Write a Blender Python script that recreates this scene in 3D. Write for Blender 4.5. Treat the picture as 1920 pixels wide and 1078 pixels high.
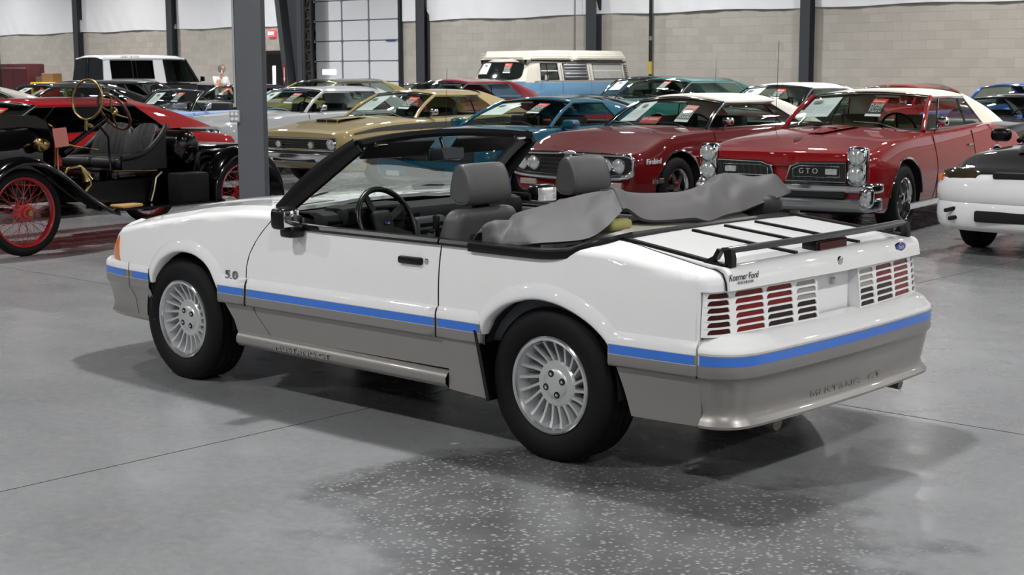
import bpy, bmesh, math, random
import numpy as np
from mathutils import Vector, Matrix

# ---------------------------------------------------------------- clear
for o in list(bpy.data.objects): bpy.data.objects.remove(o, do_unlink=True)
SC = bpy.context.scene
COL = SC.collection
PI = math.pi
random.seed(4)

# ---------------------------------------------------------------- camera
def make_camera():
    yaw, pit, rol = 0.7349, 0.1444, -0.0035
    F = Vector((-math.sin(yaw)*math.cos(pit), math.cos(yaw)*math.cos(pit), -math.sin(pit)))
    R = Vector((math.cos(yaw), math.sin(yaw), 0)); U = R.cross(F)
    R2 = R*math.cos(rol)+U*math.sin(rol); U2 = U*math.cos(rol)-R*math.sin(rol)
    cd = bpy.data.cameras.new('camera'); cd.sensor_width = 36; cd.lens = 2802.2*36/1920
    cd.clip_end = 200; cd.clip_start = .05
    co = bpy.data.objects.new('camera', cd); COL.objects.link(co)
    m = Matrix((R2, U2, -F)).transposed().to_4x4(); m.translation = (3.951, -5.419, 1.6133)
    co.matrix_world = m
    cd.dof.use_dof = True; cd.dof.focus_distance = 6.2; cd.dof.aperture_fstop = 14.0
    SC.camera = co
make_camera()

# ---------------------------------------------------------------- world, exposure
W = bpy.data.worlds.new('world'); SC.world = W; W.use_nodes = True
W.node_tree.nodes['Background'].inputs[0].default_value = (.80, .86, .95, 1)
W.node_tree.nodes['Background'].inputs[1].default_value = 0.006
vs = SC.view_settings
vs.view_transform = 'Standard'; vs.look = 'None'; vs.gamma = 1; vs.use_curve_mapping = False
vs.exposure = 0.0
LAMP_W = 318
LAMP_X = (-50.0, -41.6, -33.6, -25.6, -17.6, -9.6, -1.7, 6.4, 14.)
LAMP_Y = (-14.2, -6.6, 1.0, 11.5, 16.5, 21.5)  # front row and last but one added to brighten car side and back wall
LAMP_Z = 7.0

# ---------------------------------------------------------------- materials
MATS = {}
def srgb(h):
    h = h.lstrip('#'); c = [int(h[i:i+2], 16)/255 for i in (0, 2, 4)]
    return tuple(x/12.92 if x <= .04045 else ((x+.055)/1.055)**2.4 for x in c)+(1,)
def mat(name, col='808080', rough=.5, metal=0., coat=0., noise=.06, nscale=8., bump=0., bscale=60., emit=0., spec=.5):
    if name in MATS: return MATS[name]
    m = bpy.data.materials.new(name); m.use_nodes = True
    nt = m.node_tree; b = nt.nodes['Principled BSDF']
    c = srgb(col)
    tc = nt.nodes.new('ShaderNodeTexCoord')
    n = nt.nodes.new('ShaderNodeTexNoise'); n.inputs['Scale'].default_value = nscale; n.inputs['Detail'].default_value = 3
    nt.links.new(tc.outputs['Object'], n.inputs['Vector'])
    mx = nt.nodes.new('ShaderNodeMix'); mx.data_type = 'RGBA'
    mx.inputs[6].default_value = tuple(x*(1-noise) for x in c[:3])+(1,)
    mx.inputs[7].default_value = tuple(min(1, x*(1+noise)) for x in c[:3])+(1,)
    nt.links.new(n.outputs['Fac'], mx.inputs[0]); nt.links.new(mx.outputs[2], b.inputs['Base Color'])
    b.inputs['Roughness'].default_value = rough; b.inputs['Metallic'].default_value = metal
    b.inputs['Coat Weight'].default_value = coat; b.inputs['Coat Roughness'].default_value = .03
    b.inputs['Specular IOR Level'].default_value = spec
    if bump:
        n2 = nt.nodes.new('ShaderNodeTexNoise'); n2.inputs['Scale'].default_value = bscale
        nt.links.new(tc.outputs['Object'], n2.inputs['Vector'])
        bp = nt.nodes.new('ShaderNodeBump'); bp.inputs['Strength'].default_value = bump; bp.inputs['Distance'].default_value = .01
        nt.links.new(n2.outputs['Fac'], bp.inputs['Height']); nt.links.new(bp.outputs['Normal'], b.inputs['Normal'])
    if emit:
        b.inputs['Emission Color'].default_value = c; b.inputs['Emission Strength'].default_value = emit
    MATS[name] = m; return m
def paint(name, col, rough=.5): return mat(name, col, rough=rough, coat=1., noise=.02, spec=.06)
def glass(name, tint='e8f0ee', gloss=.05):
    if name in MATS: return MATS[name]
    m = bpy.data.materials.new(name); m.use_nodes = True; nt = m.node_tree
    nt.nodes.remove(nt.nodes['Principled BSDF'])
    out = nt.nodes['Material Output']
    tr = nt.nodes.new('ShaderNodeBsdfTransparent'); tr.inputs[0].default_value = srgb(tint)
    gl = nt.nodes.new('ShaderNodeBsdfGlossy'); gl.inputs['Roughness'].default_value = .02
    lw = nt.nodes.new('ShaderNodeLayerWeight'); lw.inputs[0].default_value = .25
    mr = nt.nodes.new('ShaderNodeMapRange'); mr.inputs['To Min'].default_value = gloss*.4; mr.inputs['To Max'].default_value = min(1, gloss*4)
    nt.links.new(lw.outputs['Fresnel'], mr.inputs['Value'])
    mx = nt.nodes.new('ShaderNodeMixShader')
    nt.links.new(mr.outputs[0], mx.inputs[0]); nt.links.new(tr.outputs[0], mx.inputs[1]); nt.links.new(gl.outputs[0], mx.inputs[2])
    nt.links.new(mx.outputs[0], out.inputs[0]); MATS[name] = m; return m

white = paint('white_paint', 'e9eaec')
grayp = mat('silver_gray_lower_paint', '8c8a88', rough=.38, metal=.45, coat=.25, noise=.03)
bluest = mat('blue_stripe', '2f6fd0', rough=.3, coat=.5, noise=.02)
blk = mat('black_trim', '050506', rough=.30, spec=.35)
blkm = mat('black_matte', '0b0b0c', rough=.85)
rubber = mat('tyre_rubber', '09090a', rough=.7, bump=.12, bscale=120, spec=.25)
chrome = mat('chrome', 'd8dadc', rough=.07, metal=1., noise=.02)
alu = mat('cast_aluminium', 'c6c8ca', rough=.34, metal=.6, noise=.05)
alub = mat('machined_aluminium', 'd6d7d8', rough=.16, metal=1., noise=.03)
vinyl = mat('gray_vinyl', '525254', rough=.45, noise=.05, bump=.05, bscale=150)
dashm = mat('dark_gray_dash', '191b1d', rough=.65, noise=.08, spec=.3)
trimg = mat('gray_interior_trim', '43454a', rough=.75, spec=.3)
carpet = mat('dark_carpet', '15161a', rough=.95)
darkin = mat('dark_interior', '121214', rough=.8)
clear = glass('clear_glass')
tintg = glass('tinted_glass', 'e9f1ec', .055)
sideg = glass('side_glass', 'c8d4ce', .055)
mirror = mat('mirror_glass', 'e8eaec', rough=.02, metal=1., noise=0)
amber = mat('amber_lens', 'd8762a', rough=.15, coat=1.)
brass = mat('brass', 'a08a5c', rough=.25, metal=1.)
paper = mat('white_paper', 'eef0f4', rough=.7, noise=.01)
redcard = mat('red_card', 'd22a22', rough=.5, noise=.02)
blackcard = mat('black_card', '16161a', rough=.5, noise=.02)

# ---------------------------------------------------------------- geometry helpers
def pchip(xs, ys):
    xs = np.array(xs, float); ys = np.array(ys, float)
    if xs[0] > xs[-1]: xs = xs[::-1]; ys = ys[::-1]
    h = np.diff(xs); d = np.diff(ys)/h; m = np.zeros(len(xs))
    m[0] = d[0]; m[-1] = d[-1]
    for i in range(1, len(xs)-1):
        if d[i-1]*d[i] > 0:
            w1 = 2*h[i]+h[i-1]; w2 = h[i]+2*h[i-1]; m[i] = (w1+w2)/(w1/d[i-1]+w2/d[i])
    def f(x):
        if x <= xs[0]: return float(ys[0]+m[0]*(x-xs[0])*.0)
        if x >= xs[-1]: return float(ys[-1])
        i = int(np.searchsorted(xs, x)-1); i = max(0, min(i, len(h)-1)); t = (x-xs[i])/h[i]
        return float((1+2*t)*(1-t)**2*ys[i]+t*(1-t)**2*h[i]*m[i]+t*t*(3-2*t)*ys[i+1]+t*t*(t-1)*h[i]*m[i+1])
    return f
def catmull(pts, n=6, closed=False):
    P = [np.array(p, float) for p in pts]; out = []
    N = len(P)
    for i in range(N if closed else N-1):
        p0 = P[(i-1) % N] if closed or i > 0 else 2*P[0]-P[1]
        p1 = P[i]; p2 = P[(i+1) % N]
        p3 = P[(i+2) % N] if closed or i+2 < N else 2*P[-1]-P[-2]
        for k in range(n):
            t = k/n
            out.append(.5*((2*p1)+(-p0+p2)*t+(2*p0-5*p1+4*p2-p3)*t*t+(-p0+3*p1-3*p2+p3)*t**3))
    if not closed: out.append(P[-1])
    return [tuple(o) for o in out]
def rot(ax, a): return Matrix.Rotation(a, 4, ax)
def tr(x, y, z): return Matrix.Translation((x, y, z))

def finish(name, me, mats, parent=None, ang=35, mw=None):
    for m in (mats if isinstance(mats, (list, tuple)) else [mats]): me.materials.append(m)
    o = bpy.data.objects.new(name, me); COL.objects.link(o)
    if parent is not None: o.parent = parent
    if mw is not None: o.matrix_local = mw
    return o
def tag(o, label=None, cat=None, group=None, kind=None):
    if label: o['label'] = label
    if cat: o['category'] = cat
    if group: o['group'] = group
    if kind: o['kind'] = kind
    return o
def empty(name, loc, rz=0, label=None, cat=None, group=None, s=1):
    o = bpy.data.objects.new(name, None); COL.objects.link(o)
    o.location = loc; o.rotation_euler = (0, 0, rz); o.scale = (s, s, s); o.empty_display_size = .2
    return tag(o, label, cat, group)
def copy_tree(o, parent=None):
    c = o.copy(); COL.objects.link(c); c.parent = parent
    for ch in list(o.children): copy_tree(ch, c)
    return c

class G:
    def __init__(s): s.v = []; s.f = []; s.m = []
    def add(s, v, f, mi=0, M=None):
        o = len(s.v)
        s.v += [tuple(M @ Vector(p)) if M is not None else tuple(p) for p in v]
        s.f += [tuple(i+o for i in q) for q in f]; s.m += [mi]*len(f); return s
    def grid(s, rows, mi=0, cu=False, cv=False, M=None, mf=None):
        R = len(rows); C = len(rows[0]); v = [p for r in rows for p in r]; f = []; ml = []
        for i in range(R if cv else R-1):
            for j in range(C if cu else C-1):
                a = i*C+j; b = i*C+(j+1) % C; c = ((i+1) % R)*C+(j+1) % C; d = ((i+1) % R)*C+j
                f.append((a, b, c, d)); ml.append(mf(i, j) if mf else mi)
        o = len(s.m); s.add(v, f, mi, M); s.m[o:] = ml; return s
    def cap(s, ring, mi=0, M=None): return s.add(ring, [tuple(range(len(ring)))], mi, M)
    def box(s, c, d, mi=0, M=None):
        x, y, z = c; a, b, e = d[0]/2, d[1]/2, d[2]/2
        v = [(x+i*a, y+j*b, z+k*e) for i in (-1, 1) for j in (-1, 1) for k in (-1, 1)]
        return s.add(v, [(0, 1, 3, 2), (4, 6, 7, 5), (0, 4, 5, 1), (2, 3, 7, 6), (0, 2, 6, 4), (1, 5, 7, 3)], mi, M)
    def rbox(s, c, d, r=.02, seg=2, mi=0, M=None, fn=None):
        bm = bmesh.new(); bmesh.ops.create_cube(bm, size=1)
        for v in bm.verts: v.co = Vector((v.co.x*d[0], v.co.y*d[1], v.co.z*d[2]))
        bmesh.ops.bevel(bm, geom=bm.edges[:], offset=min(r, min(d)*.49), segments=seg, affect='EDGES', profile=.5)
        bm.verts.index_update()
        vv = []
        for v in bm.verts:
            p = Vector(v.co)
            if fn: p = Vector(fn(p))
            vv.append(p+Vector(c))
        ff = [tuple(x.index for x in q.verts) for q in bm.faces]; bm.free()
        return s.add(vv, ff, mi, M)
    def tube(s, path, r=.01, n=8, mi=0, closed=False, cap=True, M=None, flat=1.):
        P = [Vector(p) for p in path]; N = len(P); rows = []
        rr = r if isinstance(r, (list, tuple)) else [r]*N
        up = None
        for i in range(N):
            a = P[(i-1) % N] if (closed or i > 0) else P[i]; b = P[(i+1) % N] if (closed or i < N-1) else P[i]
            t = (b-a).normalized()
            if up is None: up = Vector((0, 0, 1)) if abs(t.z) < .9 else Vector((1, 0, 0))
            sd = t.cross(up).normalized(); up = sd.cross(t).normalized()
            rows.append([P[i]+(sd*math.cos(2*PI*k/n)+up*flat*math.sin(2*PI*k/n))*rr[i] for k in range(n)])
        s.grid(rows, mi, cu=True, cv=closed, M=M)
        if cap and not closed: s.cap(rows[0], mi, M); s.cap(rows[-1], mi, M)
        return s
    def strip(s, path, prof, mi=0, up=(0, 0, 1), closed=False, cap=True, M=None, pclosed=True, mf=None):
        P = [Vector(p) for p in path]; N = len(P); rows = []; up = Vector(up)
        for i in range(N):
            a = P[(i-1) % N] if (closed or i > 0) else P[i]; b = P[(i+1) % N] if (closed or i < N-1) else P[i]
            t = (b-a).normalized(); sd = t.cross(up).normalized(); u2 = sd.cross(t).normalized()
            pr = prof[i] if isinstance(prof[0], list) else prof
            rows.append([P[i]+sd*x+u2*y for x, y in pr])
        s.grid(rows, mi, cu=pclosed, cv=closed, M=M, mf=mf)
        if cap and not closed and pclosed: s.cap(rows[0], mi, M); s.cap(rows[-1], mi, M)
        return s
    def lathe(s, prof, n=32, mi=0, M=None, mf=None):
        rows = [[(r*math.cos(2*PI*k/n), r*math.sin(2*PI*k/n), h) for k in range(n)] for r, h in prof]
        return s.grid(rows, mi, cu=True, M=M, mf=mf)
    def disc(s, r, n=24, mi=0, M=None, h=0): return s.cap([(r*math.cos(2*PI*k/n), r*math.sin(2*PI*k/n), h) for k in range(n)], mi, M)
    def prism(s, poly, fa, fb, mi=0, M=None):
        a = [fa(*p) for p in poly]; b = [fb(*p) for p in poly]; n = len(poly)
        return s.add(a+b, [tuple(range(n))[::-1], tuple(range(n, 2*n))]+[(i, (i+1) % n, n+(i+1) % n, n+i) for i in range(n)], mi, M)
    def mesh(s, name, ang=35, recalc=True):
        me = bpy.data.meshes.new(name); me.from_pydata([tuple(p) for p in s.v], [], s.f)
        me.polygons.foreach_set('material_index', s.m)
        bm = bmesh.new(); bm.from_mesh(me)
        bmesh.ops.remove_doubles(bm, verts=bm.verts[:], dist=1e-5)
        if recalc: bmesh.ops.recalc_face_normals(bm, faces=bm.faces[:])
        bm.to_mesh(me); bm.free()
        me.polygons.foreach_set('use_smooth', [True]*len(me.polygons))
        me.set_sharp_from_angle(angle=math.radians(ang)); me.update(); return me
    def obj(s, name, mats, parent=None, ang=35, mw=None, recalc=True): return finish(name, s.mesh(name, ang, recalc), mats, parent, ang, mw)

def panel(name, poly, mapf, mats, parent, hint, step=(.05, .04), rim=.018, mf=None, planes=()):
    """a sheet cut to the outline poly in (u, v), laid on the surface mapf(u, v), with its edges turned in"""
    bm = bmesh.new(); vs_ = [bm.verts.new((u, v, 0)) for u, v in poly]; bm.faces.new(vs_)
    bmesh.ops.triangulate(bm, faces=bm.faces[:])
    us = [p[0] for p in poly]; vv = [p[1] for p in poly]
    cuts = [((u, 0, 0), (1, 0, 0)) for u in np.arange(min(us)+step[0], max(us)-1e-4, step[0])]
    cuts += [((0, v, 0), (0, 1, 0)) for v in np.arange(min(vv)+step[1], max(vv)-1e-4, step[1])]
    cuts += [((0, v, 0), (0, 1, 0)) for v in planes]
    for co, no in cuts:
        bmesh.ops.bisect_plane(bm, geom=bm.verts[:]+bm.edges[:]+bm.faces[:], plane_co=co, plane_no=no, dist=1e-5)
    bm.verts.index_update()
    uv = [(v.co.x, v.co.y) for v in bm.verts]; e = 1e-3; nor = []; pos = []
    hint = Vector(hint)
    for u, v in uv:
        p = Vector(mapf(u, v)); n = (Vector(mapf(u+e, v))-Vector(mapf(u-e, v))).cross(Vector(mapf(u, v+e))-Vector(mapf(u, v-e)))
        n.normalize()
        if n.dot(hint) < 0: n = -n
        nor.append(n); pos.append(p)
    faces = []; fn = []; mi = []
    for f in bm.faces:
        ids = [v.index for v in f.verts]
        a, b, c = pos[ids[0]], pos[ids[1]], pos[ids[2]]
        if (b-a).cross(c-a).dot(nor[ids[0]]) < 0: ids = ids[::-1]
        faces.append(ids); fn.append([nor[i] for i in ids])
        mi.append(mf(sum(uv[i][0] for i in ids)/len(ids), sum(uv[i][1] for i in ids)/len(ids)) if mf else 0)
    if rim:
        low = {}
        for ed in bm.edges:
            if len(ed.link_faces) == 1:
                i, j = ed.verts[0].index, ed.verts[1].index
                for k in (i, j):
                    if k not in low: low[k] = len(pos); pos.append(pos[k]); pos.append(pos[k]-nor[k]*rim)
                q = [low[i], low[j], low[j]+1, low[i]+1]; n = (pos[q[1]]-pos[q[0]]).cross(pos[q[2]]-pos[q[0]]).normalized()
                faces.append(q); fn.append([n]*4)
                mi.append(mf(*uv[i]) if mf else 0)
    bm.free()
    me = bpy.data.meshes.new(name); me.from_pydata([tuple(p) for p in pos], [], faces)
    me.polygons.foreach_set('material_index', mi); me.polygons.foreach_set('use_smooth', [True]*len(faces))
    me.update()
    me.normals_split_custom_set([tuple(n) for q in fn for n in q])
    return finish(name, me, mats, parent)

TXT = {}
def text(body, size, mt, parent, loc, xd, yd, ext=.001, name='lettering', shear=0., align='CENTER', sx=1., fitw=None):
    key = (body, shear, round(ext/size, 3), mt.name)
    if key not in TXT:
        c = bpy.data.curves.new('t', 'FONT'); c.body = body; c.size = 1; c.extrude = ext/size; c.align_x = align; c.align_y = 'CENTER'
        c.resolution_u = 3
        o = bpy.data.objects.new('t', c); me = o.to_mesh().copy(); o.to_mesh_clear()
        bpy.data.objects.remove(o, do_unlink=True); bpy.data.curves.remove(c)
        if shear: me.transform(Matrix(((1, shear, 0, 0), (0, 1, 0, 0), (0, 0, 1, 0), (0, 0, 0, 1))))
        me.materials.clear(); me.materials.append(mt); TXT[key] = me
    if fitw:
        xs = [v.co.x for v in TXT[key].vertices]; sx = fitw/(size*(max(xs)-min(xs)))
    xd = Vector(xd).normalized(); yd = Vector(yd); yd = (yd-xd*yd.dot(xd)).normalized(); zd = xd.cross(yd)
    m = Matrix((xd*sx*size, yd*size, zd*size)).transposed().to_4x4(); m.translation = loc
    o = bpy.data.objects.new(name, TXT[key]); COL.objects.link(o); o.parent = parent; o.matrix_local = m
    return o

# ---------------------------------------------------------------- building
def floor_material():
    m = bpy.data.materials.new('polished_concrete'); m.use_nodes = True; nt = m.node_tree; b = nt.nodes['Principled BSDF']
    N = nt.nodes.new; L = nt.links.new
    geo = N('ShaderNodeNewGeometry')
    def noise(sc, det, rough=.5, sx=1, sy=1):
        mp = N('ShaderNodeMapping'); mp.inputs['Scale'].default_value = (sx, sy, 1); L(geo.outputs['Position'], mp.inputs[0])
        n = N('ShaderNodeTexNoise'); n.inputs['Scale'].default_value = sc; n.inputs['Detail'].default_value = det; n.inputs['Roughness'].default_value = rough
        L(mp.outputs[0], n.inputs['Vector']); return n.outputs['Fac']
    def mr(x, a, b_, c, d):
        r = N('ShaderNodeMapRange'); L(x, r.inputs[0])
        for i, v in zip((1, 2, 3, 4), (a, b_, c, d)): r.inputs[i].default_value = v
        return r.outputs[0]
    def op(o, a, b_=None):
        r = N('ShaderNodeMath'); r.operation = o
        for i, x in ((0, a), (1, b_)):
            if x is None: continue
            if isinstance(x, (int, float)): r.inputs[i].default_value = x
            else: L(x, r.inputs[i])
        return r.outputs[0]
    def mix(fac, a, c):
        r = N('ShaderNodeMix'); r.data_type = 'RGBA'
        if isinstance(fac, float): r.inputs[0].default_value = fac
        else: L(fac, r.inputs[0])
        for i, x in ((6, a), (7, c)):
            if isinstance(x, tuple): r.inputs[i].default_value = x
            else: L(x, r.inputs[i])
        return r.outputs[2]
    big = noise(.55, 5, .6); mid = noise(2.6, 6, .65, 1, 1.6); fine = noise(22, 4, .7)
    base = mix(mr(big, .3, .7, 0, 1), srgb('717376'), srgb('8e9093'))
    base = mix(mr(mid, .35, .75, 0, .55), base, srgb('626261'))
    base = mix(mr(fine, .35, .65, 0, .25), base, srgb('9a9b9d'))
    # ground-down area where the aggregate shows: a worn patch of its own in front of the white car
    sx = N('ShaderNodeSeparateXYZ'); L(geo.outputs['Position'], sx.inputs[0])
    dx = op('DIVIDE', op('SUBTRACT', sx.outputs[0], .72), 1.15); dy = op('DIVIDE', op('SUBTRACT', sx.outputs[1], -1.35), .95)
    r2 = op('ADD', op('MULTIPLY', dx, dx), op('MULTIPLY', dy, dy))
    msk = mr(op('ADD', r2, op('MULTIPLY', op('SUBTRACT', noise(1.7, 5, .6), .5), 2.6)), .75, 1.15, 1, 0)
    worn = mix(mr(noise(1.9, 4), .35, .65, 0, 1), srgb('434343'), srgb('646566'))
    base = mix(op('MULTIPLY', msk, .85), base, worn)
    for sc, lo, hi, th, am in ((48, .26, .40, .40, .75), (27, .20, .34, .62, .7)):
        vo = N('ShaderNodeTexVoronoi'); vo.inputs['Scale'].default_value = sc; L(geo.outputs['Position'], vo.inputs['Vector'])
        chip = op('MULTIPLY', mr(vo.outputs['Distance'], lo, hi, 1, 0), mr(vo.outputs['Color'], th, th+.15, 0, 1))
        base = mix(op('MULTIPLY', op('MULTIPLY', chip, msk), am), base, srgb('999b9c'))
    L(base, b.inputs['Base Color'])
    L(mr(mid, .3, .7, .16, .34), b.inputs['Roughness'])
    b.inputs['Specular IOR Level'].default_value = .5
    bp = N('ShaderNodeBump'); bp.inputs['Strength'].default_value = .05; bp.inputs['Distance'].default_value = .01
    L(noise(9, 5), bp.inputs['Height']); L(bp.outputs[0], b.inputs['Normal'])
    return m

D = 25.5; WTOP = 3.06; XL, XR, YN, CEIL = -60., 16., -21., 7.6
def structure():
    conc = floor_material()
    g = G(); g.box(((XL+XR)/2, (YN+D)/2, -.13), (XR-XL, D-YN, .2))
    fl = tag(g.obj('floor', mat('joint_filler', '2c2b2a', rough=.8)), kind='structure')
    tag(fl, 'polished grey concrete floor with sawn joints', None)
    jx = [XL]+[-1.3+6.1*k for k in range(-9, 3)]+[XR]; jy = [YN]+[.92+6.1*k for k in range(-3, 4)]+[D]
    for i in range(len(jx)-1):
        for j in range(len(jy)-1):
            a, b, c, d = jx[i]+.005, jx[i+1]-.005, jy[j]+.005, jy[j+1]-.005
            if b-a < .1: continue
            g = G(); g.box(((a+b)/2, (c+d)/2, -.015), (b-a, d-c, .03)); g.obj('concrete_slab', conc, fl)
    # back wall of concrete block
    core = mat('mortar', 'bab5ad', rough=.9, noise=.05)
    g = G(); g.box(((XL+XR)/2, D+.1335, CEIL/2), (XR-XL, .25, CEIL))
    wall = tag(g.obj('wall_back', core), kind='structure')
    blocks = [mat('concrete_block_%d' % i, c, rough=.9, noise=.10, nscale=30, bump=.3, bscale=90) for i, c in enumerate(('b8b3ab', 'b5b0a8', 'bbb6ae', 'b2ada5'))]
    bl, bh = .4064, .2032
    bms = []
    for mt in blocks:
        g = G(); g.rbox((0, 0, 0), (bl-.008, .05, bh-.008), .002, 1); me = g.mesh('block'); me.materials.append(mt); bms.append(me)
    rest = G(); n = 0
    for row in range(15):
        z = (row+.5)*bh; x = XL+(row % 2)*bl/2
        while x < XR-.3:
            xc = x+bl/2
            indoor = -32.35 < xc < -28.2 or (-34.75 < xc < -33.4 and z < 2.2)
            near = -20.4 < xc < -9.2 and row >= 6
            if not indoor:
                if near and n < 300:
                    o = bpy.data.objects.new('block', bms[random.choice((0, 0, 1, 2, 3))]); COL.objects.link(o); o.parent = wall
                    o.location = (xc, D+.03, z); n += 1
                else:
                    mi = random.choice((0, 0, 1, 2, 3)); y0 = D+.005
                    a, b, c, d = xc-bl/2+.005, xc+bl/2-.005, z-bh/2+.005, z+bh/2-.005
                    rest.add([(a, y0, c), (b, y0, c), (b, y0, d), (a, y0, d), (a, y0+.03, c), (b, y0+.03, c), (b, y0+.03, d), (a, y0+.03, d)],
                             [(0, 1, 2, 3), (0, 4, 5, 1), (3, 2, 6, 7), (1, 5, 6, 2), (0, 3, 7, 4)], mi)
            x += bl
    tag(rest.obj('block_courses', blocks, wall), kind='stuff')
    # white insulation sheets above the blocks, one per bay
    memb = mat('white_insulation_sheet', 'f2f4f8', rough=.55, noise=.03, nscale=2)
    cols = [-57.5, -51.6, -45.55, -39.7, -33.7, -27.45, -21.1, -14.72, -8.4, -2.1, 4.2, 10.5]
    for a, b in zip(cols[:-1], cols[1:]):
        rows = []; rnd = random.Random(int(a*10))
        ph = [rnd.uniform(0, 6) for _ in range(4)]
        zb = WTOP-.02
        for k in range(28):
            z = zb+(CEIL-zb)*(k/27)**1.6; r = []
            for i in range(50):
                x = a+.1+(b-a-.2)*i/49
                fold = .012*math.sin(3.2*x+ph[0]+1.3*z)+.010*math.sin(9*x+7*z+ph[1])*math.exp(-(z-zb)*1.4)+.006*math.sin(21*x-5*z+ph[2])*math.exp(-(z-zb)*1.0)
                r.append((x, D-.03-abs(.03*math.sin(PI*i/49))-fold, z+(.02*math.sin(1.7*x+ph[3]) if k == 0 else 0)))
            rows.append(r)
        door = a > -34 and a < -28
        if door:
            g = G()
            for x0, x1 in ((a+.1, -32.32), (-28.25, b-.1)): g.box(((x0+x1)/2, D-.03, (zb+CEIL)/2), (x1-x0, .04, CEIL-zb))
            g.box((-30.3, D-.03, (5.0+CEIL)/2), (4.1, .04, CEIL-5.0))
            g.obj('insulation_sheet', memb, wall)
        else:
            G().grid(rows).obj('insulation_sheet', memb, wall, ang=60)
    # steel wall columns
    steel = mat('dark_gray_steel', '3c3f44', rough=.5, noise=.06)
    for i, x in enumerate(cols):
        if x == -33.7: continue
        x += .13; g = G(); w = .30 if x < -30 else .26
        if -28 < x < -20: w = .34
        g.box((x, D-.02, CEIL/2), (w, .02, CEIL)); g.box((x, D-.24, CEIL/2), (w, .02, CEIL)); g.box((x, D-.13, CEIL/2), (.02, .22, CEIL))
        o = g.obj('trim_%d' % (i+1), steel, ang=20); tag(o, kind='structure')
    # tapered frame column beside the overhead door: two flanges, web and a lattice post
    g = G()
    def slab(xa, xb, ya, yb, zt=CEIL):
        g.add([(xa[0], ya, 0), (xa[1], ya, 0), (xb[1], ya, zt), (xb[0], ya, zt), (xa[0], yb, 0), (xa[1], yb, 0), (xb[1], yb, zt), (xb[0], yb, zt)],
              [(0, 1, 2, 3), (4, 7, 6, 5), (0, 4, 5, 1), (3, 2, 6, 7), (1, 5, 6, 2), (0, 3, 7, 4)])
    slab((-32.86, -32.66), (-33.95, -33.75), D-.62, D-.60); slab((-32.66, -32.64), (-33.75, -33.73), D-.62, D-.05)
    slab((-32.66, -32.36), (-33.75, -32.36), D-.30, D-.28); slab((-32.36, -32.14), (-32.36, -32.14), D-.62, D-.60)
    tag(g.obj('trim_20', steel, ang=20), kind='structure')
    g = G(); lm = mat('lattice_dark', '2a2622', rough=.7)
    for x in (-32.10, -31.82): g.box((x, D-.5, CEIL/2), (.05, .05, CEIL))
    for k in range(24):
        z0 = k*.32; s = 1 if k % 2 else -1
        g.tube([(-31.96-s*.13, D-.5, z0), (-31.96+s*.13, D-.5, z0+.32)], .02, 5)
        g.box((-31.96, D-.5, z0), (.30, .02, .05))
    g.box((-31.96, D-.46, CEIL/2), (.26, .01, CEIL))
    tag(g.obj('trim_21', lm, ang=20), kind='structure')
    # overhead sectional door
    dm = mat('overhead_door_panel', 'dcdfe4', rough=.45, noise=.02); dg = mat('galvanised', '8b8f94', rough=.45, metal=.6)
    g = G(); g.box((-30.3, D+.02, 2.5), (4.05, .03, 5.0)); door = tag(g.obj('door_1', dg), kind='structure')
    xs = [-32.18, -30.93, -29.72, -28.42]; zs = [0, .07, .68, 1.29, 1.90, 2.51, 3.12, 3.73, 4.34, 4.95]
    for j in range(1, len(zs)-1):
        for i in range(3):
            g = G(); g.rbox(((xs[i]+xs[i+1])/2, D-.015, (zs[j]+zs[j+1])/2), (xs[i+1]-xs[i]-.05, .03, zs[j+1]-zs[j]-.03), .008, 1); g.obj('door_panel', dm, door)
        for x in xs:
            g = G(); g.box((x, D-.04, zs[j]), (.09, .02, .07)); g.obj('hinge', dg, door)
    for x in xs[1:3]:
        g = G(); g.box((x, D-.03, 2.5), (.045, .02, 4.95)); g.obj('stile', dg, door)
    for x in (xs[0]-.09, xs[3]+.09):
        g = G(); g.box((x, D-.07, 2.5), (.07, .10, 5.0)); g.obj('track', mat('track_dark', '3a3c40', rough=.5, metal=.5), door)
    g = G(); g.rbox((-31.55, D-.034, 1.575), (.62, .012, .14), .02, 2); g.obj('window_pane', mat('daylight_pane', 'ffffff', emit=6.), door)
    g = G(); g.box((-28.75, D-.05, 2.50), (.42, .03, .035)); g.obj('slide_latch', mat('latch_blue', '2c3f80', rough=.5), door)
    for k in range(3):
        g = G(); g.tube([(-32.38+.06*k, D-.08, .5), (-32.38+.06*k, D-.08, 5.2)], .009, 5); g.obj('lift_cable', mat('cable', '6e6e6e', rough=.5), door)
    # personnel door with a lit slot of glass, exit sign above
    g = G(); g.box((-34.1, D-.01, 1.13), (1.25, .06, 2.26)); d2 = tag(g.obj('door_2', mat('door_frame_dark', '1d1f22', rough=.4)), kind='structure')
    g = G(); g.box((-34.05, D-.05, 1.08), (.98, .05, 2.12)); g.obj('door_leaf', mat('door_leaf_black', '121315', rough=.25, coat=.5), d2)
    g = G(); g.rbox((-34.17, D-.08, 1.15), (.14, .02, 1.25), .02, 1); g.obj('window_pane', MATS['daylight_pane'], d2)
    ex = empty('exit_sign', (-34.28, D-.05, 2.80), 0, 'lit red exit sign over the personnel door', 'exit sign')
    g = G(); g.rbox((0, 0, 0), (.36, .06, .22), .01, 1); g.obj('housing', mat('exit_red', 'e8505a', emit=1.2), ex)
    text('EXIT', .15, mat('exit_letter', 'fff0f0', emit=2.2), ex, (0, -.034, 0), (1, 0, 0), (0, 0, 1), .002)
    sg = empty('arrow_sign', (-32.98, D-.64, 1.52), 0, 'narrow red and white fire extinguisher arrow sign on steel column', 'sign')
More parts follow.
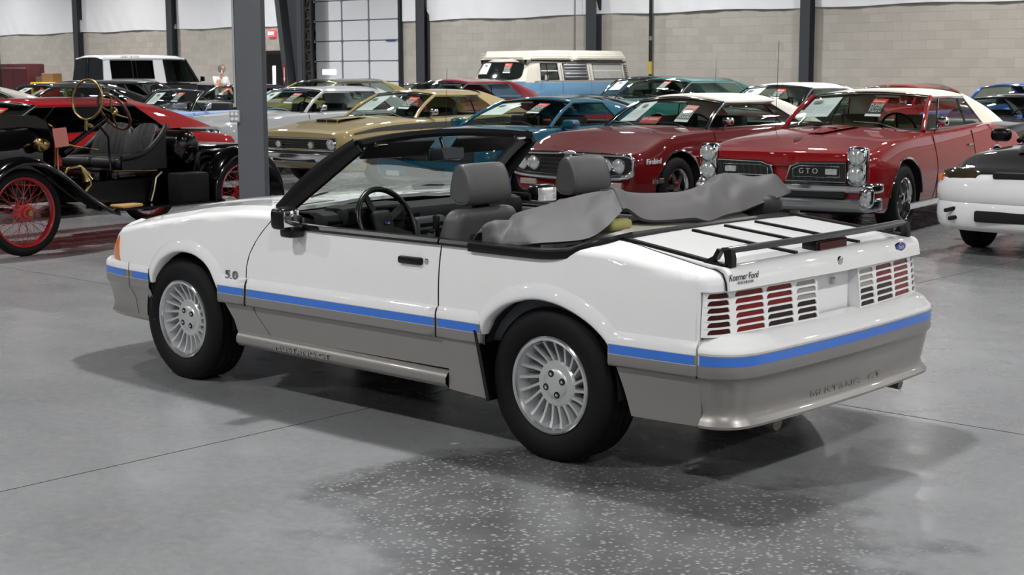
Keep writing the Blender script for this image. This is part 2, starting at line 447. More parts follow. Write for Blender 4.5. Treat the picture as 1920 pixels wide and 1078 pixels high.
    g = G(); g.box((0, 0, 0), (.12, .006, .62)); g.obj('sign_plate', mat('sign_red', '7a2a30', rough=.5), sg)
    g = G(); g.prism([(-.015, .2), (.015, .2), (.015, -.12), (.045, -.12), (0, -.24), (-.045, -.12), (-.015, -.12)], lambda x, z: (x, -.006, z), lambda x, z: (x, -.003, z))
    g.obj('arrow', mat('sign_white', 'e8d8d8', rough=.5), sg)
    # conduits on the wall
    for x, lab, c, r in ((-19.1, 'dark downpipe with a yellow band on the block wall', '1c1d20', .045), (-21.58, 'thin grey conduit running up the block wall beside a column', '6a6c70', .015)):
        p = empty('conduit', (x, D-.16, 0), 0, lab, 'pipe')
        g = G(); g.tube([(0, 0, .02), (0, 0, CEIL-.1)], r, 10); g.obj('pipe', mat('pipe'+c, c, rough=.5), p)
        if r > .03:
            g = G(); g.lathe([(r+.004, 1.50), (r+.004, 1.82)], 12); g.obj('yellow_band', mat('yellow_band', 'c8b23a', rough=.6), p)
            g = G(); g.lathe([(r+.006, 2.35), (r+.006, 2.45)], 12); g.obj('clamp', dg, p)
    # other walls and ceiling, out of view
    wm = mat('white_liner', 'd0d2d6', rough=.7); cm_ = mat('ceiling_gray', '2e3033', rough=.9)
    for nm, c, d in (('wall_left', (XL-.1, (YN+D)/2, CEIL/2), (.2, D-YN, CEIL)), ('wall_right', (XR+.1, (YN+D)/2, CEIL/2), (.2, D-YN, CEIL)),
                     ('wall_front', ((XL+XR)/2, YN-.1, CEIL/2), (XR-XL, .2, CEIL)), ('ceiling', ((XL+XR)/2, (YN+D)/2, CEIL+.1), (XR-XL, D-YN, .2))):
        g = G(); g.box(c, d); o = tag(g.obj(nm, cm_ if nm == 'ceiling' else wm), kind='structure')
        if nm != 'ceiling':
            ins = {'wall_left': (.11, 0), 'wall_right': (-.11, 0), 'wall_front': (0, .11)}[nm]
            g = G(); g.box((c[0]+ins[0], c[1]+ins[1], WTOP/2), (d[0] if d[0] > 1 else .03, d[1] if d[1] > 1 else .03, WTOP)); g.obj('block_dado', blocks[1], o)
    # interior steel column with conduit and socket box
    sm = mat('gray_steel_paint', '55585d', rough=.45, noise=.05)
    c = empty('steel_column', (-4.805, 1.452, 0), .735, 'grey steel column standing behind the white convertible hood', 'column')
    g = G(); g.box((0, -.10, CEIL/2), (.185, .014, CEIL)); g.box((0, .10, CEIL/2), (.185, .014, CEIL)); g.box((0, 0, CEIL/2), (.01, .2, CEIL)); g.obj('beam', sm, c, ang=20)
    g = G(); g.box((0, 0, .012), (.36, .36, .024)); g.obj('base_plate', sm, c)
    g = G(); g.tube([(-.105, -.09, 1.36), (-.105, -.09, CEIL-.05)], .010, 8); g.obj('conduit', mat('conduit_gray', 'b9bcc0', rough=.4, metal=.5), c)
    bx = G(); bx.rbox((-.105, -.125, 1.29), (.07, .05, .085), .006, 1)
    b = bx.obj('socket_box', mat('socket_gray', 'a4a8ac', rough=.5, metal=.3), c)
    for i in range(2):
        for j in range(2):
            g = G(); g.lathe([(0, .003), (.011, .003), (.012, 0)], 10, M=tr(-.121+.03*i, -.151, 1.272+.036*j) @ rot('X', PI/2)); g.obj('socket', mat('socket_white', 'd8d8d8', rough=.4), b)
structure()

def lamps():
    hm = mat('lamp_housing', 'b8b8b8', rough=.4, metal=.5)
    g = G(); g.lathe([(0, .22), (.06, .22), (.10, .10), (.20, .06), (.22, .02), (.22, 0), (.20, .0)], 24); hme = g.mesh('housing'); hme.materials.append(hm)
    ld = bpy.data.lights.new('lamp', 'AREA'); ld.shape = 'DISK'; ld.size = .42; ld.energy = LAMP_W; ld.spread = math.radians(150); ld.color = (1., .985, .96)
    for x in LAMP_X:
        for y in LAMP_Y:
            e = empty('high_bay_lamp', (x, y, LAMP_Z), 0, 'round high bay lamp hanging from the ceiling', 'lamp', 'ceiling high bay lamps')
            o = bpy.data.objects.new('housing', hme); COL.objects.link(o); o.parent = e; o.location.z = .03
            g = G(); g.tube([(0, 0, .24), (0, 0, CEIL-LAMP_Z)], .012, 6); g.obj('hanger', hm, e)
            l = bpy.data.objects.new('light', ld); COL.objects.link(l); l.parent = e
lamps()
# ================================================================ the white convertible (local: x forward from rear axle, y to its left, z up)
def mustang():
    car = empty('convertible_car', (0, 0, 0), PI, 'white convertible with grey lower body and blue pinstripe, top folded down', 'car')
    WB = pchip([.20, .26, .31, .36, .45, .50, .60, .70, .80, .87, .95, 1.05], [.835, .838, .838, .840, .848, .852, .858, .856, .846, .832, .812, .78])
    PLf = pchip([-.95, -.76, -.40, 0, .4, 2.2, 2.6, 2.9, 3.12, 3.3], [-.05, -.022, -.006, 0, 0, 0, -.006, -.020, -.040, -.07])
    ZS = pchip([-.95, -.742, -.5, -.3, -.1, .3, .6, 1.6, 1.9, 2.05, 2.37, 2.6, 2.86, 3.05, 3.15], [.838, .857, .885, .908, .912, .912, .93, .935, .928, .922, .893, .857, .815, .783, .762])
    r = .05; TH = 1.34
    def sec(l, v):
        zs = ZS(l); v0 = zs-r
        if v <= v0: return WB(v)+PLf(l), v
        w0 = WB(v0)+PLf(l); th = min((v-v0)/r, TH); ex = max(0, (v-v0)-TH*r)
        return w0-r*(1-math.cos(th))-ex*math.sin(TH), v0+r*math.sin(th)+ex*math.cos(TH)
    def vw(l, w):
        zs = ZS(l); v0 = zs-r; w0 = WB(v0)+PLf(l)
        return v0+TH*r+(w0-r*(1-math.cos(TH))-w)/math.sin(TH)
    def side(s, off=0.):
        def f(l, v):
            w, z = sec(l, v); return (l, s*(w+off), z)
        return f
    HW = pchip([1.6, 2.0, 2.6, 3.0, 3.25], [.705, .70, .685, .665, .63])          # hood edge
    DW = pchip([-.95, -.85, -.5, -.25], [.755, .752, .715, .68])                   # deck edge
    archR = catmull([(.345, .50), (.328, .54), (.292, .585), (.2, .645), (.052, .683), (-.092, .672), (-.231, .622), (-.325, .555), (-.352, .50)], 4)
    archF = catmull([(2.168, .50), (2.185, .535), (2.225, .605), (2.29, .655), (2.394, .686), (2.533, .682), (2.665, .628), (2.745, .545), (2.765, .50)], 4)
    def clip(a, z0): return [p for p in a if p[1] > z0]
    ZL = .53
    dF = [(1.737, .925), (1.80, .867), (1.866, .794), (1.915, .72), (1.939, .656), (1.943, .59), (1.938, ZL)]      # door front seam
    hl = (0, 1, .3)
    for s in (1, -1):
        H = (0, s, .35); S = side(s)
        top = [(l, vw(l, HW(l)+.004)) for l in np.linspace(3.10, 1.74, 14)]
        fend = [(3.10, .578), (2.765, .548)]+[p for p in reversed(archF) if p[1] > .548]+[(2.178, ZL), (1.946, ZL)]+[(l+.006, z) for l, z in reversed(dF[:-1])]+[(1.735, .93)]+top[::-1]
        fo = panel('front_fender', fend, S, [white], car, H, planes=(.6, .85, .9))
        door = panel('door', [(1.735, .918), (1.66, .900), (1.60, .872), (.608, .872), (.608, ZL)]+[p for p in reversed(dF[1:])], S, [white], car, H)
        seam = [(l, vw(l, DW(l)+.004)) for l in np.linspace(-.255, -.742, 9)]
        q = [(.600, .872), (-.04, .872), (-.10, .880), (-.15, .90), (-.19, .935)]+[(-.225, vw(-.225, .70))]+seam+[(-.742, .60), (-.757, .598), (-.757, ZL), (-.343, ZL)]+[p for p in reversed(archR) if p[1] > ZL]+[(.335, ZL), (.600, ZL)]
        qo = panel('quarter_panel', q, S, [white], car, H, planes=(.6, .87, .9))
        g = G(); g.tube([side(s, -.0015)(l+.003, z) for l, z in catmull(dF, 5)], .0030, 5); g.obj('door_seam', blkm, door)  # black cord laid in the gap stands in for its shade
        g = G(); g.tube([side(s, -.0015)(.604, z) for z in np.linspace(.53, .865, 9)], .0040, 5); g.obj('door_seam', blkm, door)  # rear door gap shade, likewise a black cord
        # grey lower cladding
        a2 = [(2.168, .50), (2.135, .45), (2.075, .373), (2.03, .265)]
        panel('fender_cladding', [(1.945, ZL), (2.178, ZL)]+a2+[(1.76, .265), (1.79, .318), (1.896, .42)], S, [grayp], car, H)
        panel('door_cladding', [(1.937, ZL), (.608, ZL), (.56, .322), (1.782, .318), (1.889, .42)], S, [grayp], car, H)
        panel('quarter_cladding', [(.600, ZL), (.551, .322), (.552, .235), (.315, .222), (.352, .36), (.350, .47), (.340, ZL)], side(s, .012), [grayp], car, H)
        panel('quarter_cladding', [(-.345, ZL), (-.37, .45), (-.40, .37), (-.437, .262), (-.757, .266), (-.757, ZL)], S, [grayp], car, H)
        # sill
        g = G(); pr = [(.80, .318), (.842, .316), (.856, .305), (.868, .285), (.866, .262), (.850, .243), (.80, .235), (.72, .24)]
        rows = []
        for l in np.linspace(2.03, .556, 24):
            dz = -.012*(2.03-l)/1.47+.008
            rows.append([(l, s*w, z+dz) for w, z in pr])
        g.grid(rows); so = g.obj('sill', grayp, car, ang=50)
        if s > 0: text('MUSTANG GT', .040, mat('sill_letter_highlight', 'a9a7a6', rough=.25, metal=.6), so, (1.52, .8705, .278), (-1, 0, 0), (0, .15, 1), .002, sx=1.6)  # lighter grey puts the highlights of the raised letters into their colour
        # wheel-arch lips
        for arch, cx, host in ((archR, 0., qo), (archF, 2.48, fo)):
            g = G(); rows = []
            n = len(arch)
            for i, (l, z) in enumerate(arch):
                a = Vector(arch[max(0, i-1)]); b = Vector(arch[min(n-1, i+1)]); t = (b-a).normalized(); o = Vector((t.y, -t.x))
                if o.dot(Vector((l-cx, z-.33))) < 0: o = -o
                k = min(1, .25+min(i, n-1-i)/5)
                row = []
                for dr, dw in ((-.002, -.05), (-.002, .008), (.006, .016), (.022, .017), (.045, .011), (.066, .001), (.075, -.01)):
                    L, Z = l+o.x*dr*(k if dr > .02 else 1), z+o.y*dr*(k if dr > .02 else 1); w, zz = sec(L, Z); row.append((L, s*(w+dw), zz))
                rows.append(row)
            g.grid(rows); g.obj('arch_lip', white, host, ang=60)
        # side moulding with blue stripe
        prof = [(-.012, .612), (.006, .598), (.017, .582), (.0215, .568), (.0225, .5565), (.0225, .5485), (.0225, .5455), (.0225, .5095), (.0225, .5065), (.0225, .470), (.017, .459), (-.01, .452)]
        silver = mat('pinstripe_silver', 'c8c8ca', rough=.3, metal=.3)
        for l0, l1, host in ((-.346, -.755, qo), (.342, .602, qo), (.612, 1.931, door), (1.946, 2.166, fo)):
            g = G(); st = G(); rows = []; rs = []
            ls = np.linspace(l0, l1, max(4, int(abs(l1-l0)/.06)))
            for i, l in enumerate(ls):
                row = []
                for k, (o, z) in enumerate(prof):
                    ll = l
                    if l1 == 1.931 or l0 == 1.946:      # door front edge slants
                        if abs(l-1.93) < .03: ll = l-(.545-z)*-.10
                    row.append((ll, s*(WB(.50)+PLf(l)+o), z))
                rows.append(row)
            g.grid(rows, mf=lambda i, j: (0 if j < 5 else 1 if j in (5, 7) else 2))
            for row in (rows[0], rows[-1]): g.cap([row[0], row[2], row[4], row[9], row[11]], 2)
            m = g.obj('side_moulding', [white, silver, grayp], host, ang=50)
            a, b = (l0, l1) if l0 < l1 else (l1, l0)
            ls = np.linspace(a+.008, b-.008, len(ls))
            st.grid([[(l, s*(WB(.50)+PLf(l)+.0235), .5455), (l, s*(WB(.50)+PLf(l)+.0235), .5095)] for l in ls])
            st.obj('blue_stripe', bluest, m)
        # door furniture
        if True:
            y = lambda l, z: s*(sec(l, z)[0])
            g = G(); g.rbox((.777, y(.777, .775)+s*.006, .783), (.145, .030, .034), .010, 2); h = g.obj('door_handle', blk, door)
            g = G(); g.rbox((.777, y(.777, .752)-s*.004, .757), (.125, .012, .028), .008, 2); g.obj('handle_recess', white, door)
            g = G(); g.lathe([(0, .006), (.010, .006), (.0135, .003), (.0135, -.004)], 16, M=tr(.683, y(.683, .785), .785) @ rot('X', -s*PI/2)); g.obj('key_lock', chrome, door)
        # black inner side behind the gaps
        inn = [(2.74, .52)]+[(l, z+.0) for l, z in reversed(archF) if z > .52]+[(2.19, .5), (2.06, .27), (.55, .25), (.36, .25), (.36, .5)]+[p for p in archR if p[1] > .5]+[(-.37, .5), (-.44, .28), (-.74, .30), (-.74, .80), (-.2, .84), (1.6, .845), (1.72, .90), (2.0, .885), (2.8, .775), (3.0, .73), (3.05, .58)]
        panel('inner_side', inn, side(s, -.022), [blkm], car, H, step=(.15, .15), rim=0)
        # wheel houses
        for cx in (0., 2.47):
            g = G(); R_ = .372
            rows = [[(cx+R_*math.cos(a), s*y_, .33+R_*math.sin(a)*(.98)) for a in np.linspace(-.05, PI+.05, 24)] for y_ in (.52, .835)]
            g.grid(rows); g.cap(rows[0]); g.obj('wheel_house', blkm, car)
        # belt moulding
        if True:
            g = G(); g.strip(catmull([(1.69, s*.815, .905), (1.62, s*.822, .884), (1.45, s*.826, .876), (1.0, s*.829, .876), (.612, s*.829, .876)], 4), [(-.020, -.012), (.020, -.012), (.026, .000), (.018, .014), (-.018, .016)]); g.obj('belt_moulding', blk, door, ang=50)
            g = G(); g.strip([(.601, s*.829, .876), (.42, s*.829, .875)], [(-.020, -.012), (.020, -.012), (.026, .000), (.018, .014), (-.018, .016)]); g.obj('belt_moulding', blk, qo, ang=50)
            g = G(); g.strip(catmull([(.425, s*.829, .873), (.2, s*.829, .871), (.02, s*.828, .872), (-.08, s*.815, .880), (-.15, s*.785, .900), (-.195, s*.745, .922), (-.225, s*.68, .936), (-.232, s*.60, .943)], 5), [(-.030, -.022), (.026, -.022), (.034, .000), (.026, .018), (-.024, .020)]); g.obj('belt_moulding', blk, qo, ang=50)
            g = G(); g.rbox((1.40, s*.80, .868), (.60, .05, .03), .01, 1); 
        # door inner trim
        g = G(); g.rbox((1.13, s*.775, .62), (1.05, .07, .50), .03, 2); g.obj('door_trim', trimg, car)
        g = G(); g.rbox((1.13, s*.785, .872), (1.03, .05, .02), .006, 1); g.obj('door_sill_strip', blk, car)
        g = G(); g.rbox((.22, s*.74, .66), (.72, .10, .40), .03, 2); g.obj('rear_side_trim', trimg, car)
    # hood
    zc = pchip([1.6, 1.8, 2.0, 2.4, 2.76, 3.0, 3.2, 3.38], [.955, .955, .95, .932, .903, .873, .838, .80])
    def hoodmap(l, w):
        k = min(1.2, (abs(w)/max(.3, HW(min(l, 3.25))))**2); e = sec(min(l, 3.12), vw(min(l, 3.12), HW(min(l, 3.12))))[1]-max(0, l-3.12)*.35
        b = .012*(1/(1+math.exp(-(abs(w)-.30)/-.012)))
        return (l, w, zc(l)*(1-k)+e*k+b*.6)
    front = [(3.335-.24*(w/.62)**2, w) for w in np.linspace(.635, -.635, 15)]
    hood = [(l, HW(l)) for l in np.linspace(1.74, 3.02, 10)]+front+[(l, -HW(l)) for l in np.linspace(3.02, 1.74, 10)]+[(1.80, -.4), (1.82, 0), (1.80, .4)]
    panel('hood', hood, hoodmap, [white], car, (0, 0, 1), step=(.06, .05))
    # cowl
    g = G(); g.grid([[(1.76+.06*(1-(w/.72)**2), w, .925+.012*(1-(w/.72)**2)) for w in np.linspace(-.74, .74, 15)], [(1.83+.13*(1-(w/.72)**2)-.05, w, .955) for w in np.linspace(-.74, .74, 15)]])
    g.grid([[(1.62, w, .90) for w in np.linspace(-.7, .7, 9)], [(1.86, w, .918) for w in np.linspace(-.7, .7, 9)]])
    g.obj('cowl', blk, car)
    # nose, front bumper
    def psweep(g, path, prof, mi=0, mf=None):
        n = len(path); rows = []
        for i, (l, w) in enumerate(path):
            a = Vector(path[max(0, i-1)]); b = Vector(path[min(n-1, i+1)]); t = (b-a).normalized(); o = Vector((t.y, -t.x))
            if o.dot(Vector((l-1.2, w*.6))) < 0: o = -o
            rows.append([(l+o.x*d, w+o.y*d, z) for d, z in prof])
        g.grid(rows, mi, mf=mf); return rows
    half = [(2.79, .838), (2.95, .828), (3.10, .814), (3.20, .797), (3.29, .770), (3.36, .70), (3.41, .58), (3.45, .40), (3.47, .20), (3.475, .06)]
    fpath = catmull(half+[(l, -w) for l, w in reversed(half)], 4)
    g = G(); bp = [(-.06, .596), (-.006, .590), (.008, .582), (.0165, .568), (.018, .5565), (.018, .5485), (.018, .5455), (.018, .5095), (.018, .5065), (.018, .470), (.010, .458), (.002, .44), (-.012, .39), (-.020, .345), (-.016, .315), (-.008, .295), (-.016, .278), (-.05, .268), (-.3, .27)]
    bf = lambda i, j: (0 if j < 5 else 1 if j in (5, 7) else 2)
    psweep(g, fpath, bp, mf=bf); fb = g.obj('front_bumper', [white, MATS['pinstripe_silver'], grayp], car, ang=40)
    fp2 = [p for p in fpath]
    g = G(); psweep(g, [p for p in fp2 if p[0] > 3.0], [(.0192, .5455), (.0192, .5095)]); psweep(g, [p for p in fp2 if p[0] < 2.985 and p[1] > 0], [(.0192, .5455), (.0192, .5095)])
    g.obj('blue_stripe', bluest, fb)
    for s in (1, -1):
        g = G(); g.tube([(2.99, s*(.8245+.016), .59), (2.99, s*(.8245+.020), .565), (2.99, s*(.8245+.019), .46), (2.97, s*(.819), .40), (2.95, s*.812, .28)], .0013, 5); g.obj('bumper_seam', blkm, fb)
    npath = catmull([(3.102, .812), (3.16, .800), (3.21, .780), (3.255, .742), (3.30, .66), (3.345, .50), (3.375, .30), (3.385, .1), (3.385, -.1), (3.375, -.30), (3.345, -.50), (3.30, -.66), (3.255, -.742), (3.21, -.78), (3.16, -.80), (3.102, -.812)], 5)
    g = G(); psweep(g, npath, [(.0, .575), (.004, .62), (-.004, .67), (-.022, .72), (-.048, .755), (-.09, .782), (-.15, .805)]); g.obj('nose_panel', white, car, ang=60)
    # amber corner lamps
    cum = [0]
    for a, b in zip(npath[:-1], npath[1:]): cum.append(cum[-1]+math.dist(a, b))
    for s in (1, -1):
        def lampmap(u, v, s=s):
            i = max(0, min(len(cum)-2, int(np.searchsorted(cum, u)-1))); t = (u-cum[i])/(cum[i+1]-cum[i])
            p = np.array(npath[i])*(1-t)+np.array(npath[i+1])*t; tn = np.array(npath[i+1])-np.array(npath[i]); tn /= np.linalg.norm(tn)
            o = np.array([-tn[1], tn[0]]); 
            if o[0] < 0: o = -o
            d = np.interp(v, [.575, .62, .67, .72, .755], [0, .004, -.004, -.022, -.048])+.006
            q = p+o*d; return (q[0], s*q[1], v)
        panel('corner_lamp', [(.012, .588), (.115, .588), (.105, .64), (.065, .715), (.05, .73), (.036, .70)], lampmap, [amber], car, (1, s*.6, 0), step=(.02, .03), rim=.01)
    # deck lid
    ZD = pchip([-.95, -.80, -.5, -.25], [.860, .870, .903, .932])
    def deckmap(u, w):
        rr = .045; u0 = -.79; k = (w/.76)**2
        e = ZD(max(u, u0)); z = e+.012*(1-k); bow = -.045*(1-k)
        if u >= u0: return (u+bow*min(1, max(0, (-.25-u)/.54)), w, z)
        th = min((u0-u)/rr, 1.40); ex = max(0, (u0-u)-1.40*rr)
        return (u0-rr*math.sin(th)-ex*math.cos(1.40)+bow, w, z-rr*(1-math.cos(th))-ex*math.sin(1.40))
    dk = [(l, DW(l)) for l in np.linspace(-.25, -.79, 7)]+[(-.83, .756), (-.898, .756), (-.905, 0), (-.898, -.756), (-.83, -.756)]+[(l, -DW(l)) for l in np.linspace(-.79, -.25, 7)]+[(-.235, -.3), (-.232, 0), (-.235, .3)]
    deck = panel('deck_lid', dk, deckmap, [white], car, (-.5, 0, 1), step=(.03, .06))
    for s in (1, -1):
        g = G(); pts = [(l, s*(DW(l)+.002), sec(l, vw(l, DW(l)+.004))[1]-.0005) for l in np.linspace(-.25, -.742, 12)]
        pts += [(-.775, s*.756, .866), (-.805, s*.757, .852), (-.820, s*.757, .82), (-.824, s*.757, .79)]
        g.tube(pts, .0032, 5); g.obj('deck_seam', blkm, deck)  # black cord imitates the shade in the deck lid gap
    # deck strips and side rails, rear bar
    def rail(a, b, w=.022, name='rack_strip'):
        g = G(); pts = [deckmap(a[0]+(b[0]-a[0])*t, a[1]+(b[1]-a[1])*t) for t in np.linspace(0, 1, 9)]
        g.strip(pts, [(-w/2, -.004), (w/2, -.004), (w/2*.8, .010), (-w/2*.8, .010)]); g.obj(name, blk, deck, ang=30)
    for w in (.25, 0, -.25): rail((-.30, w*.96), (-.775, w), .026)
    for s in (1, -1):
        rail((-.262, s*.655), (-.79, s*.705), .034, 'rack_side_rail')
    g = G(); pts = [(-.775+-.045*(1-(w/.70)**2), w, .934+.004*(1-(w/.7)**2)) for w in np.linspace(.69, -.69, 25)]
    g.strip(pts, [(-.028, -.008), (.026, -.010), (.030, .002), (.006, .010), (-.026, .007)]); bar = g.obj('rack_bar', mat('bar_dark_gray', '2a2b2e', rough=.33, coat=.4), deck, ang=50)
    for s in (1, -1):
        g = G(); z0 = .872
        g.strip([(-.70, s*.697, z0+.012), (-.735, s*.697, z0+.030), (-.752, s*.693, .934)], [(-.015, -.009), (.015, -.009), (.015, .009), (-.015, .009)], up=(1, 0, .3))
        g.strip([(-.80, s*.697, z0+.000), (-.80, s*.697, z0+.03), (-.79, s*.693, .934)], [(-.016, -.016), (.016, -.016), (.016, .016), (-.016, .016)], up=(1, 0, .1))
        g.strip([(-.69, s*.697, z0+.008), (-.81, s*.697, z0-.004)], [(-.02, -.005), (.02, -.005), (.02, .006), (-.02, .006)])
        g.obj('bar_bracket', blk, bar, ang=30)
    g = G(); g.rbox((-.795, 0, .900), (.07, .25, .045), .008, 2); ch = g.obj('stop_lamp', blk, deck)
    g = G(); g.rbox((-.832, 0, .900), (.012, .22, .036), .004, 1); g.obj('stop_lamp_lens', mat('dark_red_lens', '380708', rough=.2, spec=.3), ch)
    # lock, oval badge, dealer lettering
    def onface(w, z):
        lo, hi = -.905, -.79
        for _ in range(30):
            m = (lo+hi)/2
            if deckmap(m, w)[2] > z: hi = m
            else: lo = m
        return Vector(deckmap(m, w))
    p = onface(.02, .835); g = G(); g.lathe([(0, .006), (.012, .006), (.02, .002), (.021, -.006)], 20, M=tr(*p) @ rot('Y', -PI/2-.17)); g.obj('deck_lock', chrome, deck)
    p = onface(-.535, .843); Mo = tr(*p) @ rot('Y', -PI/2-.17)
    g = G(); g.lathe([(0, .004), (.047, .004), (.050, .001), (.050, -.004)], 28, M=Mo @ Matrix.Diagonal((.42, 1, 1, 1))); ov = g.obj('oval_badge', chrome, deck)
    g = G(); g.lathe([(0, .0055), (.044, .0055), (.045, .003)], 28, M=Mo @ Matrix.Diagonal((.42, 1, 1, 1))); g.obj('oval_field', mat('badge_blue', '1c2f8c', rough=.2, coat=1.), ov)
    text('Ford', .028, mat('badge_silver', 'd0d4e0', rough=.3, metal=.5), ov, p+Vector((-.0075, 0, 0)), (.04, -1, 0), (.17, 0, 1), .0008, shear=.3)
    dl = mat('decal_black', '151515', rough=.5)
    p = onface(.675, .838); text('Koerner Ford', .036, dl, deck, p+Vector((-.004, 0, 0)), (-.105, -1, 0), (.17, 0, 1), .0006, shear=.35, sx=.85)
    p = onface(.670, .817); text('ROCHESTER', .014, dl, deck, p+Vector((-.005, 0, 0)), (-.105, -1, 0), (.17, 0, 1), .0006, sx=1.2)
    bd = mat('badge_gray', '8d8f93', rough=.2, metal=.8)
    text('5.0', .062, bd, car, (2.058, sec(2.06, .602)[0]+.005, .603), (-1, .0, 0), (0, -.02, 1), .005, name='engine_badge', sx=1.35)
    text('5.0', .048, bd, car, (2.058, -sec(2.06, .602)[0]-.006, .602), (1, .0, 0), (0, .02, 1), .006, name='engine_badge', sx=1.45)
    # tail: path round the corner
    th = [(-.740, .832), (-.762, .829), (-.785, .816), (-.803, .79), (-.815, .755), (-.828, .68), (-.852, .45), (-.868, .22), (-.872, .165)]
    def mk(path):
        P = catmull(path, 5); c = [0]
        for a, b in zip(P[:-1], P[1:]): c.append(c[-1]+math.dist(a, b))
        return P, c
    TP, TC = mk(th)
    def tailmap(s, off=0., lean=0.):
        def f(u, v):
            i = max(0, min(len(TC)-2, int(np.searchsorted(TC, u)-1))); t = (u-TC[i])/(TC[i+1]-TC[i])
            p = np.array(TP[i])*(1-t)+np.array(TP[i+1])*t
            a = np.array(TP[max(0, i-1)]); b = np.array(TP[min(len(TP)-1, i+2)]); tn = b-a; tn = tn/np.linalg.norm(tn); o = np.array([tn[1], -tn[0]])
            if o[0] > 0.3 or (o[0]*-1+o[1]) < 0: o = -o
            q = p+o*(off-(v-.62)*lean); return (q[0], s*q[1], v)
        return f
    LT = TC[-1]
    for s in (1, -1):
        z0, z1 = .614, .788; u0 = .022
        base = tailmap(s, -.001, .10); face = tailmap(s, .0045, .10)
        red = mat('red_lens', '6e0c10', rough=.12, coat=0, spec=.35); dred = mat('maroon_lens', '3a0e0e', rough=.12, coat=0, spec=.35); drk = mat('smoked_lens', '1a0a0a', rough=.12, coat=0, spec=.35); rev = mat('reverse_lens', '8c8c88', rough=.15, coat=1.)
        cw = [u0, u0+.148, u0+.340, u0+.530, LT-.004]
        lo_ = panel('tail_lamp', [(u0, z0), (LT, z0), (LT, z1), (u0, z1)], base, [dred, red, drk, rev], car, (-1, s*.3, 0), step=(.02, .0284), rim=0,
                    mf=lambda u, v: (0 if u < cw[1] else 1 if u < cw[2] else (1 if v > .70 else 2) if u < cw[3] else (3 if v > .70 else 2)))
        # white louvred frame
        cols_ = [(u0+.022, u0+.128), (u0+.161, u0+.331), (u0+.350, u0+.517), (u0+.543, LT-.012)]
        ub = [u0, u0+.146, u0+.340, u0+.530, LT]; nr = 6; zz = [z0+.006+(z1-z0-.012)*k/nr for k in range(nr+1)]
        zz[0] = z0; zz[-1] = z1
        g = G()
        for ci in range(4):
            a, b = ub[ci], ub[ci+1]; ha, hb = cols_[ci]
            for k in range(nr):
                c0, c1 = zz[k], zz[k+1]; h0 = z0+.006+(z1-z0-.012)*k/nr+.0035; h1 = h0+.0195
                sl = .010
                hole = [(ha, h0), (ha+(hb-ha)*.5, h0), (hb, h0), (hb-.001, (h0+h1)/2), (hb-.006, h1-.002), (hb-.014, h1), (ha+(hb-ha)*.5, h1), (ha+.018, h1), (ha+.009, h1-.003), (ha+.003, (h0+h1)/2)]
                outer = [(a, c0), (ha+(hb-ha)*.5, c0), (b, c0), (b, (c0+c1)/2), (b, c1), (hb-.014, c1), (ha+(hb-ha)*.5, c1), (ha+.018, c1), (a, c1), (a, (c0+c1)/2)]
                n = 10
                # finer in u so that the frame follows the corner
                def seg(pa, pb): return [(pa[0]+(pb[0]-pa[0])*t, pa[1]+(pb[1]-pa[1])*t) for t in np.linspace(0, 1, 5)[:-1]]
                H_ = [q for i in range(n) for q in seg(hole[i], hole[(i+1) % n])]; O_ = [q for i in range(n) for q in seg(outer[i], outer[(i+1) % n])]
                nn = len(H_)
                g.add([face(*q) for q in O_]+[face(*q) for q in H_]+[base(*q) for q in H_], [(i, (i+1) % nn, nn+(i+1) % nn, nn+i) for i in range(nn)]+[(nn+i, nn+(i+1) % nn, 2*nn+(i+1) % nn, 2*nn+i) for i in range(nn)])
        pts = [(u, z0) for u in np.linspace(u0, LT, 40)]+[(LT, z1)]+[(u, z1) for u in np.linspace(LT, u0, 40)]
        nn = len(pts); g.add([face(*q) for q in pts]+[base(q[0], q[1]) for q in pts], [(i, (i+1) % nn, nn+(i+1) % nn, nn+i) for i in range(nn)])
        g.obj('lamp_louvre', white, lo_, ang=30)
        # lamp side wall beside the plate recess
        a = face(LT, z0); b = face(LT, z1)
        g = G(); g.add([a, b, (-.815, s*.165, z1), (-.815, s*.165, z0)], [(0, 1, 2, 3)]); g.obj('lamp_side', white, lo_)
        # body corner above the lamp
        uu = list(np.linspace(0, .165, 14)); zs = ZS(-.742); v0 = zs-r; rows = []
        for z, o in [(.786, 0), (v0, 0)]+[(v0+r*math.sin(q), -r*(1-math.cos(q))) for q in np.linspace(.2, TH, 6)]:
            rows.append([tailmap(s, .002+o*(1 if u < .10 else .8))(u, z) for u in uu])
        rows.append([(-.742-.045*(u/.165), s*(.745+.006*u/.165), zs+.008) for u in uu])
        g = G(); g.grid(rows); g.grid([[rw[-1] for rw in rows], [(rw[-1][0]+.04, rw[-1][1], rw[-1][2]-.01) for rw in rows]]); g.obj('body_corner', white, car, ang=60)
        panel('body_corner', [(0, .60), (.018, .60), (.018, .787), (0, .787)], tailmap(s, .002), [white], car, (-1, s, 0), step=(.02, .1), rim=.02)
    g = G(); g.box((-.775, 0, .71), (.03, 1.46, .22)); g.obj('tail_panel', blkm, car)
    g = G(); g.box((-.812, 0, .70), (.012, .34, .18)); pl = g.obj('plate_recess', white, car)
    g = G(); g.rbox((-.826, -.02, .745), (.02, .02, .03), .004, 1); g.obj('plate_screw', alu, pl)
    # rear bumper
    half = [(-.757, .829), (-.80, .823), (-.84, .806), (-.875, .775), (-.897, .73), (-.912, .66), (-.925, .45), (-.934, .2), (-.936, 0)]
    P = catmull(half+[(l, -w) for l, w in reversed(half[:-1])], 5)
    g = G()
